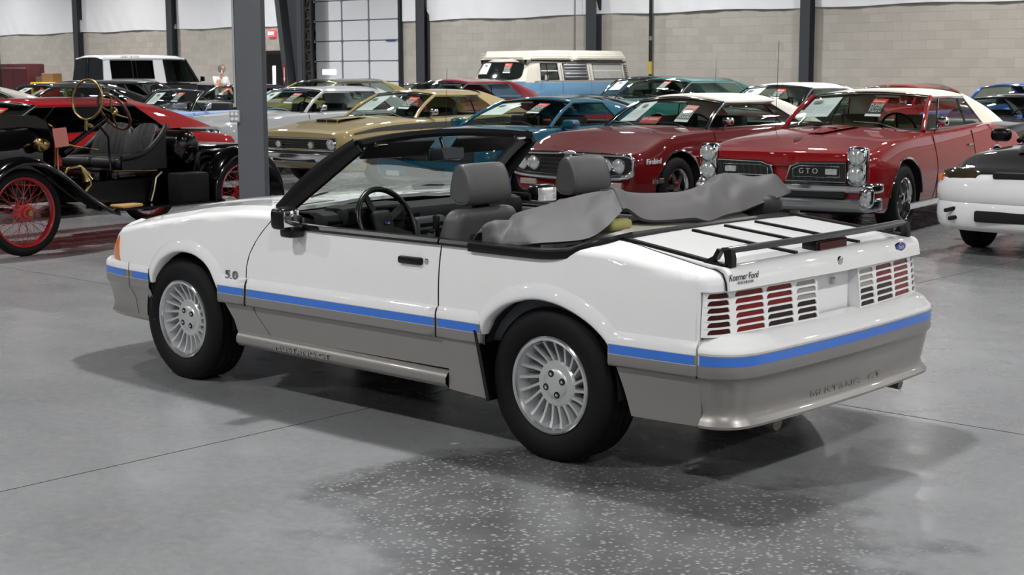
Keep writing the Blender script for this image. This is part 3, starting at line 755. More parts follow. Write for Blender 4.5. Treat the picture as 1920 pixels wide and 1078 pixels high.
    rp = [(-.10, .622), (-.045, .618), (-.018, .606), (-.004, .588), (.010, .575), (.0165, .568), (.0175, .5565), (.0175, .5485), (.0175, .5455), (.0175, .5095), (.0175, .5065), (.0175, .466), (.012, .458), (.002, .448), (-.006, .40), (-.016, .35), (-.022, .325), (-.018, .305), (-.004, .288), (.006, .276), (.004, .266), (-.012, .260), (-.08, .262), (-.3, .27)]
    psweep(g, P, rp, mf=lambda i, j: (0 if j < 6 else 1 if j in (6, 8) else 2)); rb = g.obj('rear_bumper', [white, MATS['pinstripe_silver'], grayp], car, ang=40)
    g = G(); psweep(g, P[1:-1], [(.0187, .5455), (.0187, .5095)]); g.obj('blue_stripe', bluest, rb)
    for wd, y0 in (('MUSTANG', .085), ('GT', -.235)):
        em = text(wd, .056, grayp, rb, (-.91, y0, .318), (0, -1, 0), (.12, 0, 1), .006, name='embossed_lettering', sx=1.5)
        me = em.data.copy(); M0 = em.matrix_basis.copy(); zmax = max(v.co.z for v in me.vertices)
        for v in me.vertices:
            q = M0 @ v.co; lp = -.936+.052*abs(q.y)**2+.020-(q.z-.318)*.16; v.co = (lp-(.0018 if v.co.z > zmax*.5 else -.004), q.y, q.z)
        em.data = me; em.matrix_basis = Matrix.Identity(4)
    # underbody, exhaust
    g = G(); g.rbox((1.3, 0, .30), (3.6, 1.2, .16), .05, 1); g.rbox((-.55, 0, .36), (.6, 1.3, .16), .05, 1); g.rbox((1.27, 0, .29), (1.4, 1.55, .08), .03, 1); g.obj('underbody', blkm, car)
    for s in (1, -1):
        g = G(); g.tube([(-.3, s*.45, .30), (-.6, s*.47, .27), (-.90, s*.50, .245)], .028, 12); g.obj('tail_pipe', mat('dull_steel', '6b6660', rough=.4, metal=.9), car)
        g = G(); g.rbox((.375, s*.815, .37), (.02, .13, .30), .006, 1, fn=lambda p: (p.x+(.15-p.z)*-.25+.05*(p.z/.15)**2-.05, p.y, p.z)); g.obj('mud_flap', blk, car)
        g = G(); g.rbox((2.80, s*.80, .43), (.03, .07, .18), .01, 1); g.obj('wheel_liner_edge', blk, car)
    # ---- wheels
    tg = G(); hw = .108
    tp_ = [(.203, hw-.022), (.214, hw-.010), (.232, hw-.001), (.262, hw+.006), (.287, hw+.002), (.305, hw-.010), (.316, hw-.022), (.3225, hw-.034)]
    tread = []
    for x in (.062, .020): tread += [(.3255, x+.018), (.3255, x+.006), (.317, x+.004), (.317, x-.002), (.3255, x-.004)]
    full = tp_+tread+[(r_, -x) for r_, x in reversed(tread)]+[(r_, -x) for r_, x in reversed(tp_)]
    tg.lathe(full, 72); tme = tg.mesh('tyre', 40); tme.materials.append(rubber)
    rg = G()
    rg.lathe([(.190, -.10), (.190, .05), (.1905, .070), (.1985, .084), (.2055, .090), (.2065, .0985), (.200, .1015), (.188, .0985), (.184, .085), (.182, .060)], 64, mf=lambda i, j: 1 if 4 < i < 8 else 0)
    rg.lathe([(.184, .085), (.172, .035), (.168, .02), (.168, -.06)], 64, 0)
    rg.lathe([(.092, .054), (.060, .058), (.058, .05)], 40, 0)
    rg.lathe([(.100, -.02), (.099, .046), (.092, .054)], 40, 0)
    rg.lathe([(.19, -.06), (.02, -.06)], 40, 2)
    NB = 20
    for k in range(NB):
        A = 2*PI*k/NB; rows = []
        for t in np.linspace(0, 1, 8):
            r_ = .088+.1*t; ang = A+.16*math.sin(t*PI*.55); h = .050+.012*t+.018*t*t; wdt = .0070+.004*(1-t)**2+.006*t**3
            c = Vector((math.cos(ang), math.sin(ang), 0)); n_ = Vector((-c.y, c.x, 0))
            rows.append([c*r_+n_*wdt*.6+Vector((0, 0, h)), c*r_-n_*wdt*.6+Vector((0, 0, h)), c*r_-n_*wdt*1.2+Vector((0, 0, h-.045)), c*r_+n_*wdt*1.2+Vector((0, 0, h-.045))])
        rg.grid(rows, 0, cu=True)
        # web between blades towards the rim
        rows = []
        for t in np.linspace(.50, 1, 5):
            r_ = .088+.1*t; rows.append([(math.cos(a_)*r_, math.sin(a_)*r_, -.004+.07*(t-.4)) for a_ in np.linspace(A+.12, A+.12+2*PI/20, 4)])
        rg.grid(rows, 3)
    rme = rg.mesh('wheel', 35)
    for m in (alu, alub, blkm, mat('cast_web_gray', '77797c', rough=.4, metal=.6)): rme.materials.append(m)
    cg = G(); cg.lathe([(0, .066), (.030, .067), (.056, .064), (.068, .056), (.070, .045)], 40, 0); cme = cg.mesh('centre_cap', 50); cme.materials.append(alu)
    hg = G(); hg.lathe([(.0150, .0635), (.0145, .0672), (.012, .0672), (0, .0668)], 16); hme = hg.mesh('lug_hole'); hme.materials.append(blkm)
    ng = G(); ng.lathe([(0, .0705), (.006, .070), (.0085, .068), (.0085, .06)], 6); nme = ng.mesh('lug_nut', 20); nme.materials.append(chrome)
    for cx, tw in ((0., .724), (2.553, .72)):
        for s in (1, -1):
            w = bpy.data.objects.new('wheel', rme); COL.objects.link(w); w.parent = car
            w.matrix_local = tr(cx, s*tw, .3215) @ rot('X', -s*PI/2) @ rot('Z', .35 if cx else .1)
            for nm, me in (('tyre', tme), ('centre_cap', cme)):
                o = bpy.data.objects.new(nm, me); COL.objects.link(o); o.parent = w
            for k in range(4):
                a = PI/2*k+.25
                for nm, me in (('lug_hole', hme), ('lug_nut', nme)):
                    o = bpy.data.objects.new(nm, me); COL.objects.link(o); o.parent = w; o.matrix_local = tr(.046*math.cos(a), .046*math.sin(a), .0005)
    # ---- windscreen frame
    def wb(u): return Vector((1.80+.14*(1-u*u), .735*u, .945+.015*(1-u*u)))
    def wt(u): return Vector((1.385+.055*(1-u*u), .605*u, 1.268+.032*(1-u*u)))
    g = G(); g.grid([[tuple(wb(u).lerp(wt(u), t)+Vector((.015, 0, .02))*math.sin(PI*t)) for u in np.linspace(-.97, .97, 21)] for t in np.linspace(0, 1, 7)])
    g.obj('windshield', tintg, car, ang=80)
    for s in (1, -1):
        g = G(); pts = [wb(s).lerp(wt(s), t)+Vector((.015, 0, .02))*math.sin(PI*t) for t in np.linspace(-.02, 1.0, 9)]
        g.strip(pts, [(-.026, -.040), (.026, -.040), (.034, -.01), (.026, .026), (-.026, .026), (-.034, -.01)], up=(.6, 0, .8)); g.obj('windshield_pillar', blk, car, ang=40)
        g = G(); pts = [wb(s).lerp(wt(s), t)+Vector((-.045, s*.012, -.01)) for t in np.linspace(0.02, .97, 7)]
        g.strip(pts, [(-.012, -.02), (.012, -.02), (.012, .02), (-.012, .02)], up=(.6, 0, .8)); g.obj('weather_strip', rubber, car, ang=40)
        g = G(); g.rbox((1.34, s*.50, 1.262), (.04, .07, .02), .008, 1); g.obj('header_latch', chrome, car)
        # sun visors
        g = G(); c = wt(s*.5); g.rbox((0, 0, 0), (.12, .44, .020), .009, 2, M=tr(c.x+.005, c.y, c.z-.060) @ rot('Y', .75)); g.obj('sun_visor', mat('visor_black', '101113', rough=.6), car)
    g = G(); g.strip([wt(u) for u in np.linspace(-1.02, 1.02, 21)], [(-.034, -.018), (.030, -.022), (.040, 0), (.024, .016), (-.030, .020), (-.040, 0)]); g.obj('windshield_header', blk, car, ang=40)
    g = G(); g.rbox((1.40, 0, 1.195), (.03, .26, .065), .014, 2); rm = g.obj('rear_view_mirror', mat('mirror_shell', '1a1b1d', rough=.4), car)
    g = G(); g.box((1.384, 0, 1.195), (.002, .235, .05)); g.obj('mirror_face', mat('dark_mirror', '50545a', rough=.05, metal=1.), rm)
    g = G(); g.tube([(1.41, 0, 1.22), (1.435, 0, 1.275)], .010, 8); g.obj('mirror_stem', blk, rm)
    for w0, w1 in ((.45, -.05), (-.15, -.62)):
        g = G(); g.tube([wb(w0/.735)+Vector((.03, 0, .02)), (wb((w0+w1)/2/.735)+Vector((.03, 0, .055))), wb(w1/.735)+Vector((.01, 0, .05))], .006, 6); g.obj('wiper', blkm, car)
    # ---- door mirrors
    for s in (1, -1):
        m = G(); m.rbox((0, 0, 0), (.09, .125 if s > 0 else .165, .104), .026, 3, M=tr(1.555, s*.925, .926) @ rot('Z', s*.10)); mo = m.obj('door_mirror', blk, car, ang=50)
        g = G(); g.rbox((0, 0, 0), (.006, .100 if s > 0 else .14, .078), .02, 2, M=tr(1.555, s*.925, .926) @ rot('Z', s*.10) @ tr(-.0445, 0, 0)); g.obj('mirror_glass', mirror, mo)
        g = G(); g.rbox((1.55, s*.885, .862), (.09, .09, .06), .015, 2); g.rbox((1.63, s*.83, .90), (.16, .03, .07), .012, 2); g.obj('mirror_base', blk, mo)
    # ---- dash
    g = G(); pr = [(1.86, .915), (1.74, .930), (1.60, .932), (1.555, .918), (1.54, .88), (1.56, .80), (1.58, .72), (1.68, .62)]
    g.grid([[(l, w, z) for l, z in pr] for w in np.linspace(-.745, .745, 8)]); g.obj('dashboard', dashm, car, ang=50)
    g = G(); g.rbox((1.60, .37, .905), (.16, .44, .10), .03, 2); cl = g.obj('instrument_hood', dashm, car)
    g = G(); g.rbox((1.524, .37, .90), (.012, .38, .075), .01, 1); g.obj('instrument_face', mat('gauge_black', '0a0b0d', rough=.2, coat=.6), cl)
    for k, w in enumerate((.62, .10)):
        for j in range(3):
            g = G(); g.rbox((1.537, w, .885-.028*j), (.012, .10, .018), .004, 1); g.obj('switch_bank' if k else 'air_vent', blk, car)
    g = G(); g.rbox((1.54, -.36, .78), (.10, .62, .11), .03, 2); g.obj('glove_box', trimg, car)
    g = G(); g.rbox((1.55, 0, .74), (.10, .22, .26), .02, 2); st_ = g.obj('centre_stack', mat('stack_gray', '3a3c3f', rough=.5), car)
    for j in range(4):
        g = G(); g.rbox((1.497, .0, .83-.035*j), (.012, .17, .018), .003, 1); g.obj('air_vent', blk, st_)
    g = G(); g.rbox((.95, 0, .50), (.9, .18, .14), .03, 2); g.obj('centre_console', trimg, car)
    # steering wheel
    Ms = tr(1.445, .37, .868) @ rot('Y', -PI/2+.42+PI)
    g = G(); g.tube([(.178*math.cos(a), .178*math.sin(a), 0) for a in np.linspace(0, 2*PI, 49)[:-1]], .0145, 10, closed=True, M=Ms); sw = g.obj('steering_wheel', blk, car, ang=60)
    g = G(); g.rbox((0, 0, .03), (.15, .13, .05), .03, 3, M=Ms); hb = g.obj('wheel_hub', dashm, sw)
    g = G()
    for a in (.5, PI-.5, -PI/2-.5, -PI/2+.5): g.strip([Vector((.05*math.cos(a), .05*math.sin(a), .03)), Vector((.12*math.cos(a), .12*math.sin(a), .018)), Vector((.184*math.cos(a), .184*math.sin(a), 0))], [(-.016, -.006), (.016, -.006), (.016, .006), (-.016, .006)], M=Ms)
    g.obj('spoke', dashm, sw)
    g = G(); g.lathe([(0, -.004), (.018, -.003)], 16, M=Ms @ Matrix.Diagonal((.5, 1, 1, 1))); g.obj('hub_badge', MATS['badge_blue'], sw)
    g = G(); g.tube([(1.46, .37, .86), (1.66, .37, .76)], .04, 10); g.obj('steering_column', dashm, car)
    # ---- seats
    for s in (1, -1):
        y = s*.375
        g = G(); g.rbox((1.10, y, .46), (.52, .50, .18), .06, 3, fn=lambda p: (p.x, p.y, p.z+.04*(p.x/.26)))
        seat = g.obj('seat', vinyl, car, ang=60)
        def bk_(p):
            t = (p.z+.26)/.52
            return (p.x*(1-.35*t)-.11*t, p.y*(1-.24*max(0, t-.45)/.55), p.z)
        g = G(); g.rbox((.90, y, .725), (.17, .52, .52), .055, 4, fn=bk_); sb = g.obj('seat_back', vinyl, seat, ang=60)
        g = G(); g.rbox((.862, y, .70), (.06, .34, .38), .03, 2, fn=bk_); g.obj('seat_back_shell', mat('seat_shell_dark', '232426', rough=.6), sb)
        prof = catmull([(.066, -.055), (.056, .02), (.034, .080), (-.010, .094), (-.048, .035), (-.066, -.045), (-.040, -.088), (.03, -.090)], 5, True)
        HR = lambda q, k: [(.800+x*k, y+q, 1.088+z*k+.004) for x, z in prof]
        rows = [HR(q, k) for q, k in ((-.140, .70), (-.141, .86), (-.136, .95), (-.126, 1.), (-.06, 1.02), (0, 1.025), (.06, 1.02), (.126, 1.), (.136, .95), (.141, .86), (.140, .70))]
        g = G(); g.grid(rows, cu=True); g.cap(rows[0]); g.cap(rows[-1]); hd = g.obj('head_rest', vinyl, seat, ang=60)
        for q in (-1, 1):
            g = G(); g.tube(HR(q*.1385, .93), .003, 5, closed=True); g.obj('piping', mat('vinyl_dark', '505052', rough=.5), hd)
        g = G(); g.tube([(.80, y+.05, .95), (.80, y+.05, 1.0)], .008, 8); g.tube([(.80, y-.05, .95), (.80, y-.05, 1.0)], .008, 8); g.rbox((.80, y, .985), (.05, .07, .03), .01, 1); g.obj('head_rest_post', blk, seat)
        g = G(); g.rbox((.87, y+s*.225, .905), (.035, .02, .11), .008, 2, M=None); g.rbox((.885, y+s*.235, .875), (.05, .03, .05), .01, 2); g.obj('belt_guide', blk, sb)
        g = G(); g.strip([(.88, y+s*.245, .88), (.83, y+s*.30, .74), (.80, y+s*.34, .52)], [(-.003, -.022), (.003, -.022), (.003, .022), (-.003, .022)], up=(1, 0, .2)); g.obj('seat_belt', blk, seat)
    g = G(); g.rbox((.33, 0, .50), (.34, 1.15, .16), .05, 2); g.rbox((.13, 0, .70), (.12, 1.15, .34), .04, 2, fn=lambda p: (p.x-.1*p.z, p.y, p.z)); g.obj('rear_bench', vinyl, car)
    g = G(); g.box((.85, 0, .37), (1.9, 1.5, .02)); g.obj('carpet', carpet, car)
    # ---- roof well
    ws = np.linspace(-.80, .80, 21)
    def wrow(l, z, wm): return [(l+.10*max(0, abs(t)-.7)/.3*0, wm*t, z) for t in np.linspace(-1, 1, 21)]
    g = G(); g.grid([wrow(-.235, .940, .66), wrow(-.20, .930, .70), wrow(-.10, .895, .78), wrow(.05, .870, .80), wrow(.12, .80, .78)]); 
    for s in (1, -1): g.grid([[(-.13, s*.77, .895), (.05, s*.805, .872), (.3, s*.81, .872), (.42, s*.81, .872)], [(-.05, s*.68, .87), (.05, s*.70, .84), (.3, s*.72, .82), (.42, s*.74, .80)]])
    g.obj('well_trim', mat('well_gray', '4c4d4f', rough=.75), car, ang=60)
    g = G(); g.strip([(-.238+-.0*(w/.6)**2, w, .944) for w in np.linspace(.62, -.62, 13)], [(-.022, -.012), (.020, -.012), (.022, .006), (-.018, .010)]); g.obj('well_moulding', blk, car, ang=50)
    # folded roof fabric in the well
    g = G(); rows = []
    for t in np.linspace(-1, 1, 17):
        w = -.17+.55*t; h = 1.0 if abs(t) < .9 else .6; b = .008*math.sin(9*t)
        rows.append([(.10+.15*h*math.cos(a)+b, w, .872+.072*h*math.sin(a)+b*.5) for a in np.linspace(0, 2*PI, 15)[:-1]])
    g.grid(rows, cu=True); g.cap(rows[0]); g.cap(rows[-1]); g.obj('folded_roof', mat('cream_vinyl', 'd6d4c4', rough=.6, bump=.2, bscale=20), car, ang=60)
    g = G(); g.rbox((-.03, -.70, .955), (.22, .13, .13), .05, 3); g.obj('roof_frame_bundle', mat('roof_black', '141416', rough=.6), car, ang=60)
    g = G(); g.rbox((.05, .33, .950), (.10, .15, .05), .02, 2); g.obj('foam_pad', mat('foam_yellow', 'b0ac6c', rough=.8), car, ang=60)
    return car
CAR = mustang()

def boot_cover():
    # grey vinyl cover thrown over the folded roof; columns run across the car, rows from front edge over the crest to the rear hem
    ridge = [(.795, .40, .93), (.765, .37, .975), (.66, .352, .976), (.60, .355, 1.004), (.41, .35, 1.028), (.25, .345, 1.048), (.10, .34, 1.063), (0, .345, 1.062), (-.10, .345, 1.048), (-.25, .32, 1.033), (-.45, .24, 1.038), (-.57, .19, 1.07), (-.67, .20, 1.10), (-.745, .16, 1.108), (-.775, .03, 1.085)]
    hem = [(.805, .39, .897), (.815, .30, .889), (.815, .22, .892), (.80, .10, .905), (.66, -.05, .921), (.50, -.04, .953), (.40, -.025, .998), (.31, 0, 1.024), (.19, 0, .967), (.06, -.03, .952), (-.12, -.05, .948), (-.24, -.07, .938), (-.42, -.065, .950), (-.60, -.08, .975), (-.77, -.16, 1.034)]
    ridge = catmull(ridge, 6); hem = catmull(hem, 6); n = len(ridge); rows = []
    rnd = random.Random(3)
    for i in range(n):
        t = i/(n-1); a = Vector((ridge[i][1], ridge[i][0], ridge[i][2])); b = Vector((hem[i][1], hem[i][0], hem[i][2]))
        row = [a+Vector((.07, 0, -.085)), a+Vector((.05, 0, -.03)), a+Vector((.025, 0, -.006))]
        for k in range(0, 13):
            u = k/12; p = a.lerp(b, u)
            d = math.sin(PI*u)*(.012+.02*(1 if t > .3 else .4))
            wr = .006*math.sin(23*t+6*u)+.005*math.sin(41*t-9*u+1)*u+.008*math.sin(11*t+5*u)*math.sin(PI*u)
            if t < .16: wr += .014*math.sin(70*t+4*u)*u
            if t > .70: wr += .020*(abs(math.sin(19*t+2.2*u+1))-.5)*math.sin(PI*min(1, u*1.1))+.007*math.sin(60*t-4*u)
            if .2 < t < .45: wr += .010*(abs(math.sin(30*t+5*u))-.5)*math.sin(PI*u)
            p.z += d+wr*(.3+.7*math.sin(PI*min(.95, u+.05)))
            row.append(p)
        row.append(b+Vector((.012, 0, -.010)))
        rows.append(row)
    g = G(); g.grid(rows)
    me = g.mesh('boot_cover', 80)
    # world: the car is turned half round
    o = finish('boot_cover', me, mat('gray_boot_vinyl', '4b4a4d', rough=.62, noise=.08, nscale=5, bump=.12, bscale=14))
    o.rotation_euler = (0, 0, PI)
    so = o.modifiers.new('thick', 'SOLIDIFY'); so.thickness = .004; so.offset = -1
    tag(o, 'crumpled grey vinyl boot cover draped over the folded roof of the white convertible', 'car cover')
    # seam cord
    g = G(); k = n*48//100
    g.tube([Vector(p)+Vector((0, 0, .004)) for p in rows[k][2:]], .003, 5); g.obj('seam', mat('seam_gray', '4a494c', rough=.7), o)
boot_cover()
# ================================================================ the other cars
CUTS = {}
def solid_cut(name, g, cutters, mats, parent, ang=40, key=None):
    """body solid with wheel arches and cabin cut out of it"""
    if key in CUTS:
        res = CUTS[key].copy(); res.materials[0] = mats[0]
        ob = bpy.data.objects.new(name, res); COL.objects.link(ob); ob.parent = parent; return ob
    me = g.mesh('tmp', ang)
    for m in mats: me.materials.append(m)
    o = bpy.data.objects.new('tmp', me); COL.objects.link(o)
    cm = cutters.mesh('cut', 30)
    for m in (blkm, darkin): cm.materials.append(m)
    c = bpy.data.objects.new('cut', cm); COL.objects.link(c)
    b = o.modifiers.new('b', 'BOOLEAN'); b.operation = 'DIFFERENCE'; b.object = c; b.solver = 'EXACT'; b.material_mode = 'TRANSFER'; b.use_self = True
    dg = bpy.context.evaluated_depsgraph_get(); res = bpy.data.meshes.new_from_object(o.evaluated_get(dg))
    bpy.data.objects.remove(o, do_unlink=True); bpy.data.objects.remove(c, do_unlink=True)
    res.name = name
    bm = bmesh.new(); bm.from_mesh(res); bmesh.ops.triangulate(bm, faces=[f for f in bm.faces if len(f.verts) > 4]); bm.to_mesh(res); bm.free()
    res.polygons.foreach_set('use_smooth', [True]*len(res.polygons)); res.set_sharp_from_angle(angle=math.radians(ang))
    if key: CUTS[key] = res
    ob = bpy.data.objects.new(name, res); COL.objects.link(ob); ob.parent = parent
    return ob

# wheels shared by all classic cars: five-spoke rally wheel
def rally():
    t = G(); t.lathe([(.185, .07), (.20, .092), (.24, .10), (.29, .094), (.318, .078), (.328, .055), (.328, -.055), (.318, -.078), (.29, -.094), (.20, -.092)], 40); tm = t.mesh('tyre', 50); tm.materials.append(rubber)
    r_ = G(); r_.lathe([(.19, .085), (.198, .092), (.190, .096), (.182, .085), (.172, .05), (.165, .0), (.165, -.08)], 36, 1); r_.lathe([(.17, -.03), (.02, -.03)], 30, 2)
    for k in range(5):
        a = 2*PI*k/5; M = rot('Z', a)
        r_.strip([(.04, 0, .062), (.10, 0, .058), (.172, 0, .03)], [(-.028, -.012), (.028, -.012), (.022, .010), (-.022, .010)], mi=0, M=M)
    r_.lathe([(.0, .085), (.03, .083), (.052, .075), (.056, .05)], 24, 1)
    rm = r_.mesh('wheel', 35)
    for m in (mat('wheel_gray', '5c5e60', rough=.35, metal=.7), chrome, blkm): rm.materials.append(m)
    return tm, rm
RALLY = rally()
def put_wheels(car, wb, tw, r=.335, sc=None):
    k = (r/.328)
    for cx in (0, wb):
        for s in (1, -1):
            w = bpy.data.objects.new('wheel', RALLY[1]); COL.objects.link(w); w.parent = car
            w.matrix_local = tr(cx, s*tw, r) @ rot('X', -s*PI/2) @ Matrix.Scale(k, 4)
            o = bpy.data.objects.new('tyre', RALLY[0]); COL.objects.link(o); o.parent = w

def body_loft(st, n=3, cap=True):
    """st: (l, zbot, zmax, wmax, zshoulder, wshoulder, zcentre)"""
    st = sorted(st); ls = [s[0] for s in st]; F = [pchip(ls, [s[i] for s in st]) for i in range(1, 7)]
    dense = []
    for a, b in zip(ls[:-1], ls[1:]):
        k = max(1, int(math.ceil((b-a)/.11))); dense += [a+(b-a)*i/k for i in range(k)]
    dense.append(ls[-1]); g = G(); rows = []
    for l in dense:
        zb, zm, wm, zs, wsh, zc = [f(l) for f in F]
        h = [(0, zc), (.35*wsh, zc-.10*(zc-zs)), (.68*wsh, zc-.40*(zc-zs)), (.90*wsh, zs+.14*(zc-zs)+.004), (.975*wsh, zs-.006), (wsh, zs-.026), (wsh+(wm-wsh)*.55, zs-(zs-zm)*.45), (wm, zm), (wm-.012, zm-(zm-zb)*.5), (wm-.035, zb+.05)]
        h = catmull(h, n)+[(wm-.06, zb+.012), (wm-.11, zb)]
        row = [(l, w, z) for w, z in h]+[(l, -w, z) for w, z in reversed(h[1:])]
        rows.append(row)
    g.grid(rows, cu=True); g.cap(rows[0]); g.cap(rows[-1])
    return g, F
def arch_cut(wb, wmax, r=.40, zc=.34, dep=.28, flat=1.0):
    c = G()
    for cx in (0, wb):
        for s in (1, -1):
            ya, yb = s*(wmax-dep), s*(wmax+.2)
            ring = [(cx+r*1.03*math.cos(a), zc+r*flat*math.sin(a)) for a in np.linspace(0, PI, 25)]+[(cx-r*1.03, -.2), (cx+r*1.03, -.2)]
            c.prism(ring, lambda x, z: (x, ya, z), lambda x, z: (x, yb, z), 0)
    return c

class Car:
    pass
def glasshouse(C, car, A, AT, CT, CB, zr, roofm, pillar, vinyl_sail=True, wins=None, Cw=None, open_top=False, rear_glass=True, trim=None, bulge=.13, sidem=None):
    sideg = sidem or globals()['sideg']
    """A/AT foot and head of windscreen pillar, CT/CB head and foot of rear pillar: (l, w, z) of the left side"""
    A, AT, CT, CB = [Vector(p) for p in (A, AT, CT, CB)]
    trim = trim or chrome
    def base(u): return Vector((A.x+bulge*(1-u*u), A.y*u, A.z+.01*(1-u*u)))
    def top(u): return Vector((AT.x+bulge*.45*(1-u*u), AT.y*u, AT.z+(zr-.03-AT.z)*(1-u*u)))
    def WS(u, v): return base(u).lerp(top(u), v)+Vector((.02, 0, .02))*math.sin(PI*v)
    C.WS = WS
    g = G(); g.grid([[WS(u, v) for u in np.linspace(-.97, .97, 15)] for v in np.linspace(0, 1, 6)]); C.ws = g.obj('windshield', tintg, car, ang=80)
    for s in (1, -1):
        g = G(); g.tube([WS(s, v) for v in np.linspace(-.02, 1.0, 6)], .026, 8); g.obj('windshield_pillar', pillar, car, ang=60)
    g = G(); g.tube([top(u) for u in np.linspace(-1, 1, 13)], .018, 8); g.obj('windshield_header', trim, car, ang=60)
    g = G(); g.tube([base(u)+Vector((.01, 0, 0)) for u in np.linspace(-1, 1, 13)], .010, 6); g.obj('windshield_trim', trim, car, ang=60)
    for w0, w1 in ((-.05, -.62), (.62, .05)):
        g = G(); u0, u1 = w0/A.y, w1/A.y
        g.tube([WS(u0, -.03)+Vector((.03, 0, .0)), WS((u0+u1)/2, .10)+Vector((.03, 0, .02)), WS(u1, .13)+Vector((.02, 0, .02))], [.008, .007, .004], 5); g.obj('wiper', chrome if trim is chrome else blkm, car)
    C.AT, C.CT, C.A = AT, CT, A
    # interior: dash, wheel, seats
    g = G(); g.rbox((A.x-.16, 0, A.z-.07), (.34, A.y*1.85, .16), .05, 2); g.obj('dashboard', darkin, car)
    g = G(); Ms = tr(A.x-.42, .36, A.z-.01) @ rot('Y', PI/2+.45)
    g.tube([(.19*math.cos(a), .19*math.sin(a), 0) for a in np.linspace(0, 2*PI, 25)[:-1]], .013, 6, closed=True, M=Ms); g.tube([(-.18, 0, 0), (0, 0, .04), (.18, 0, 0)], .012, 5, M=Ms); g.obj('steering_wheel', blk, car)
    sm = C.seat
    for y in (.36, -.36):
        g = G(); g.rbox((A.x-1.0, y, A.z-.12), (.14, .52, .5), .05, 2, fn=lambda p: (p.x-.12*p.z, p.y, p.z)); g.rbox((A.x-.78, y, A.z-.42), (.5, .52, .16), .05, 2); g.obj('seat', sm, car)
    if A.x-CB.x > 1.9:
        g = G(); g.rbox((CB.x+.42, 0, A.z-.18), (.14, 1.2, .42), .05, 2); g.obj('rear_seat', sm, car)
    if open_top: return
    # roof skin
    rows = []
    for t in np.linspace(0, 1, 9):
        e = AT.lerp(CT, t); zc = zr+.012*math.sin(PI*t)-(.02 if t in (0,) else 0); row = []
        for u in np.linspace(-1, 1, 17):
            k = abs(u)**2.6
            row.append((e.x+bulge*.45*(1-u*u)*(1-t)-.04*(1-u*u)*t*0, e.y*u*1.015, zc*(1-k)+e.z*k+.006))
        rows.append(row)
    # fastback / rear roof continues to the pillar foot as sails left and right
    ex = []
    g = G(); g.grid(rows); ro = g.obj('roof', roofm, car, ang=60)
    so = ro.modifiers.new('t', 'SOLIDIFY'); so.thickness = .025; so.offset = -1
    Cw = [Vector(p) for p in (Cw or ((CT.x+.02, CT.y, CT.z), (CB.x+.45, CB.y, CB.z)))]
    inner = .62
    for s in (1, -1):
        fl = Vector((1, s, 1))
        def V(p): return Vector((p.x, p.y*s, p.z))
        rws = []
        for t in np.linspace(0, 1, 7):
            a = V(Cw[0].lerp(Cw[1], t))+Vector((0, s*.004, 0)); b = V(CT.lerp(CB, t))
            bow = .035*math.sin(PI*t)
            b = b+Vector((-.2*bow, 0, bow)); zi = (zr+.006)*(1-t)+(CB.z+.03)*t
            c = Vector((b.x-.02, b.y*.80, b.z+(.05*(1-t)+.015)))
            rws.append([a, a.lerp(b, .55)+Vector((0, s*.008, .004)), b, b.lerp(c, .5)+Vector((-.005, 0, .010)), c])
        g = G(); g.grid(rws); g.obj('roof_pillar', roofm if vinyl_sail else pillar, car, ang=60)
        # side glass
        a0, a1 = V(A)+Vector((-.02, 0, .01)), V(AT)+Vector((-.02, 0, -.015)); c0, c1 = V(Cw[1]), V(Cw[0])+Vector((0, 0, -.01))
        g = G(); g.grid([[a0.lerp(c0, u).lerp(a1.lerp(c1, u), v)+Vector((0, s*.012*math.sin(PI*v), 0)) for u in np.linspace(0, 1, 9)] for v in np.linspace(0, 1, 4)]); g.obj('side_window', sideg, car, ang=80)
        g = G(); g.tube([V(A)+Vector((-.01, 0, .004)), c0+Vector((0, s*.006, .004))], .010, 6); g.tube([c0, c1], .010, 6); g.tube([V(AT)+Vector((0, s*.008, -.004)), V(AT).lerp(c1, .5)+Vector((0, s*.012, .004)), c1+Vector((0, s*.006, 0))], .012, 6); g.obj('window_trim', trim, car)
        for wv in (wins or ()):
            p, q = a0.lerp(c0, wv[0]), a1.lerp(c1, wv[1]); g = G(); g.tube([p, q], .011, 6); g.obj('window_divider', trim, car)
    rws = []
    for t in np.linspace(0, 1, 6):
        b = CT.lerp(CB, t); b = b+Vector((-.2*.035*math.sin(PI*t), 0, .035*math.sin(PI*t)))
        rws.append([(b.x-.02-.03*(1-(u/.8)**2), b.y*u, b.z+(.05*(1-t)+.015)+(.02*(1-(u/.8)**2))) for u in np.linspace(-.8, .8, 11)])
    g = G(); g.grid(rws); g.obj('rear_window', sideg if rear_glass else roofm, car, ang=60)

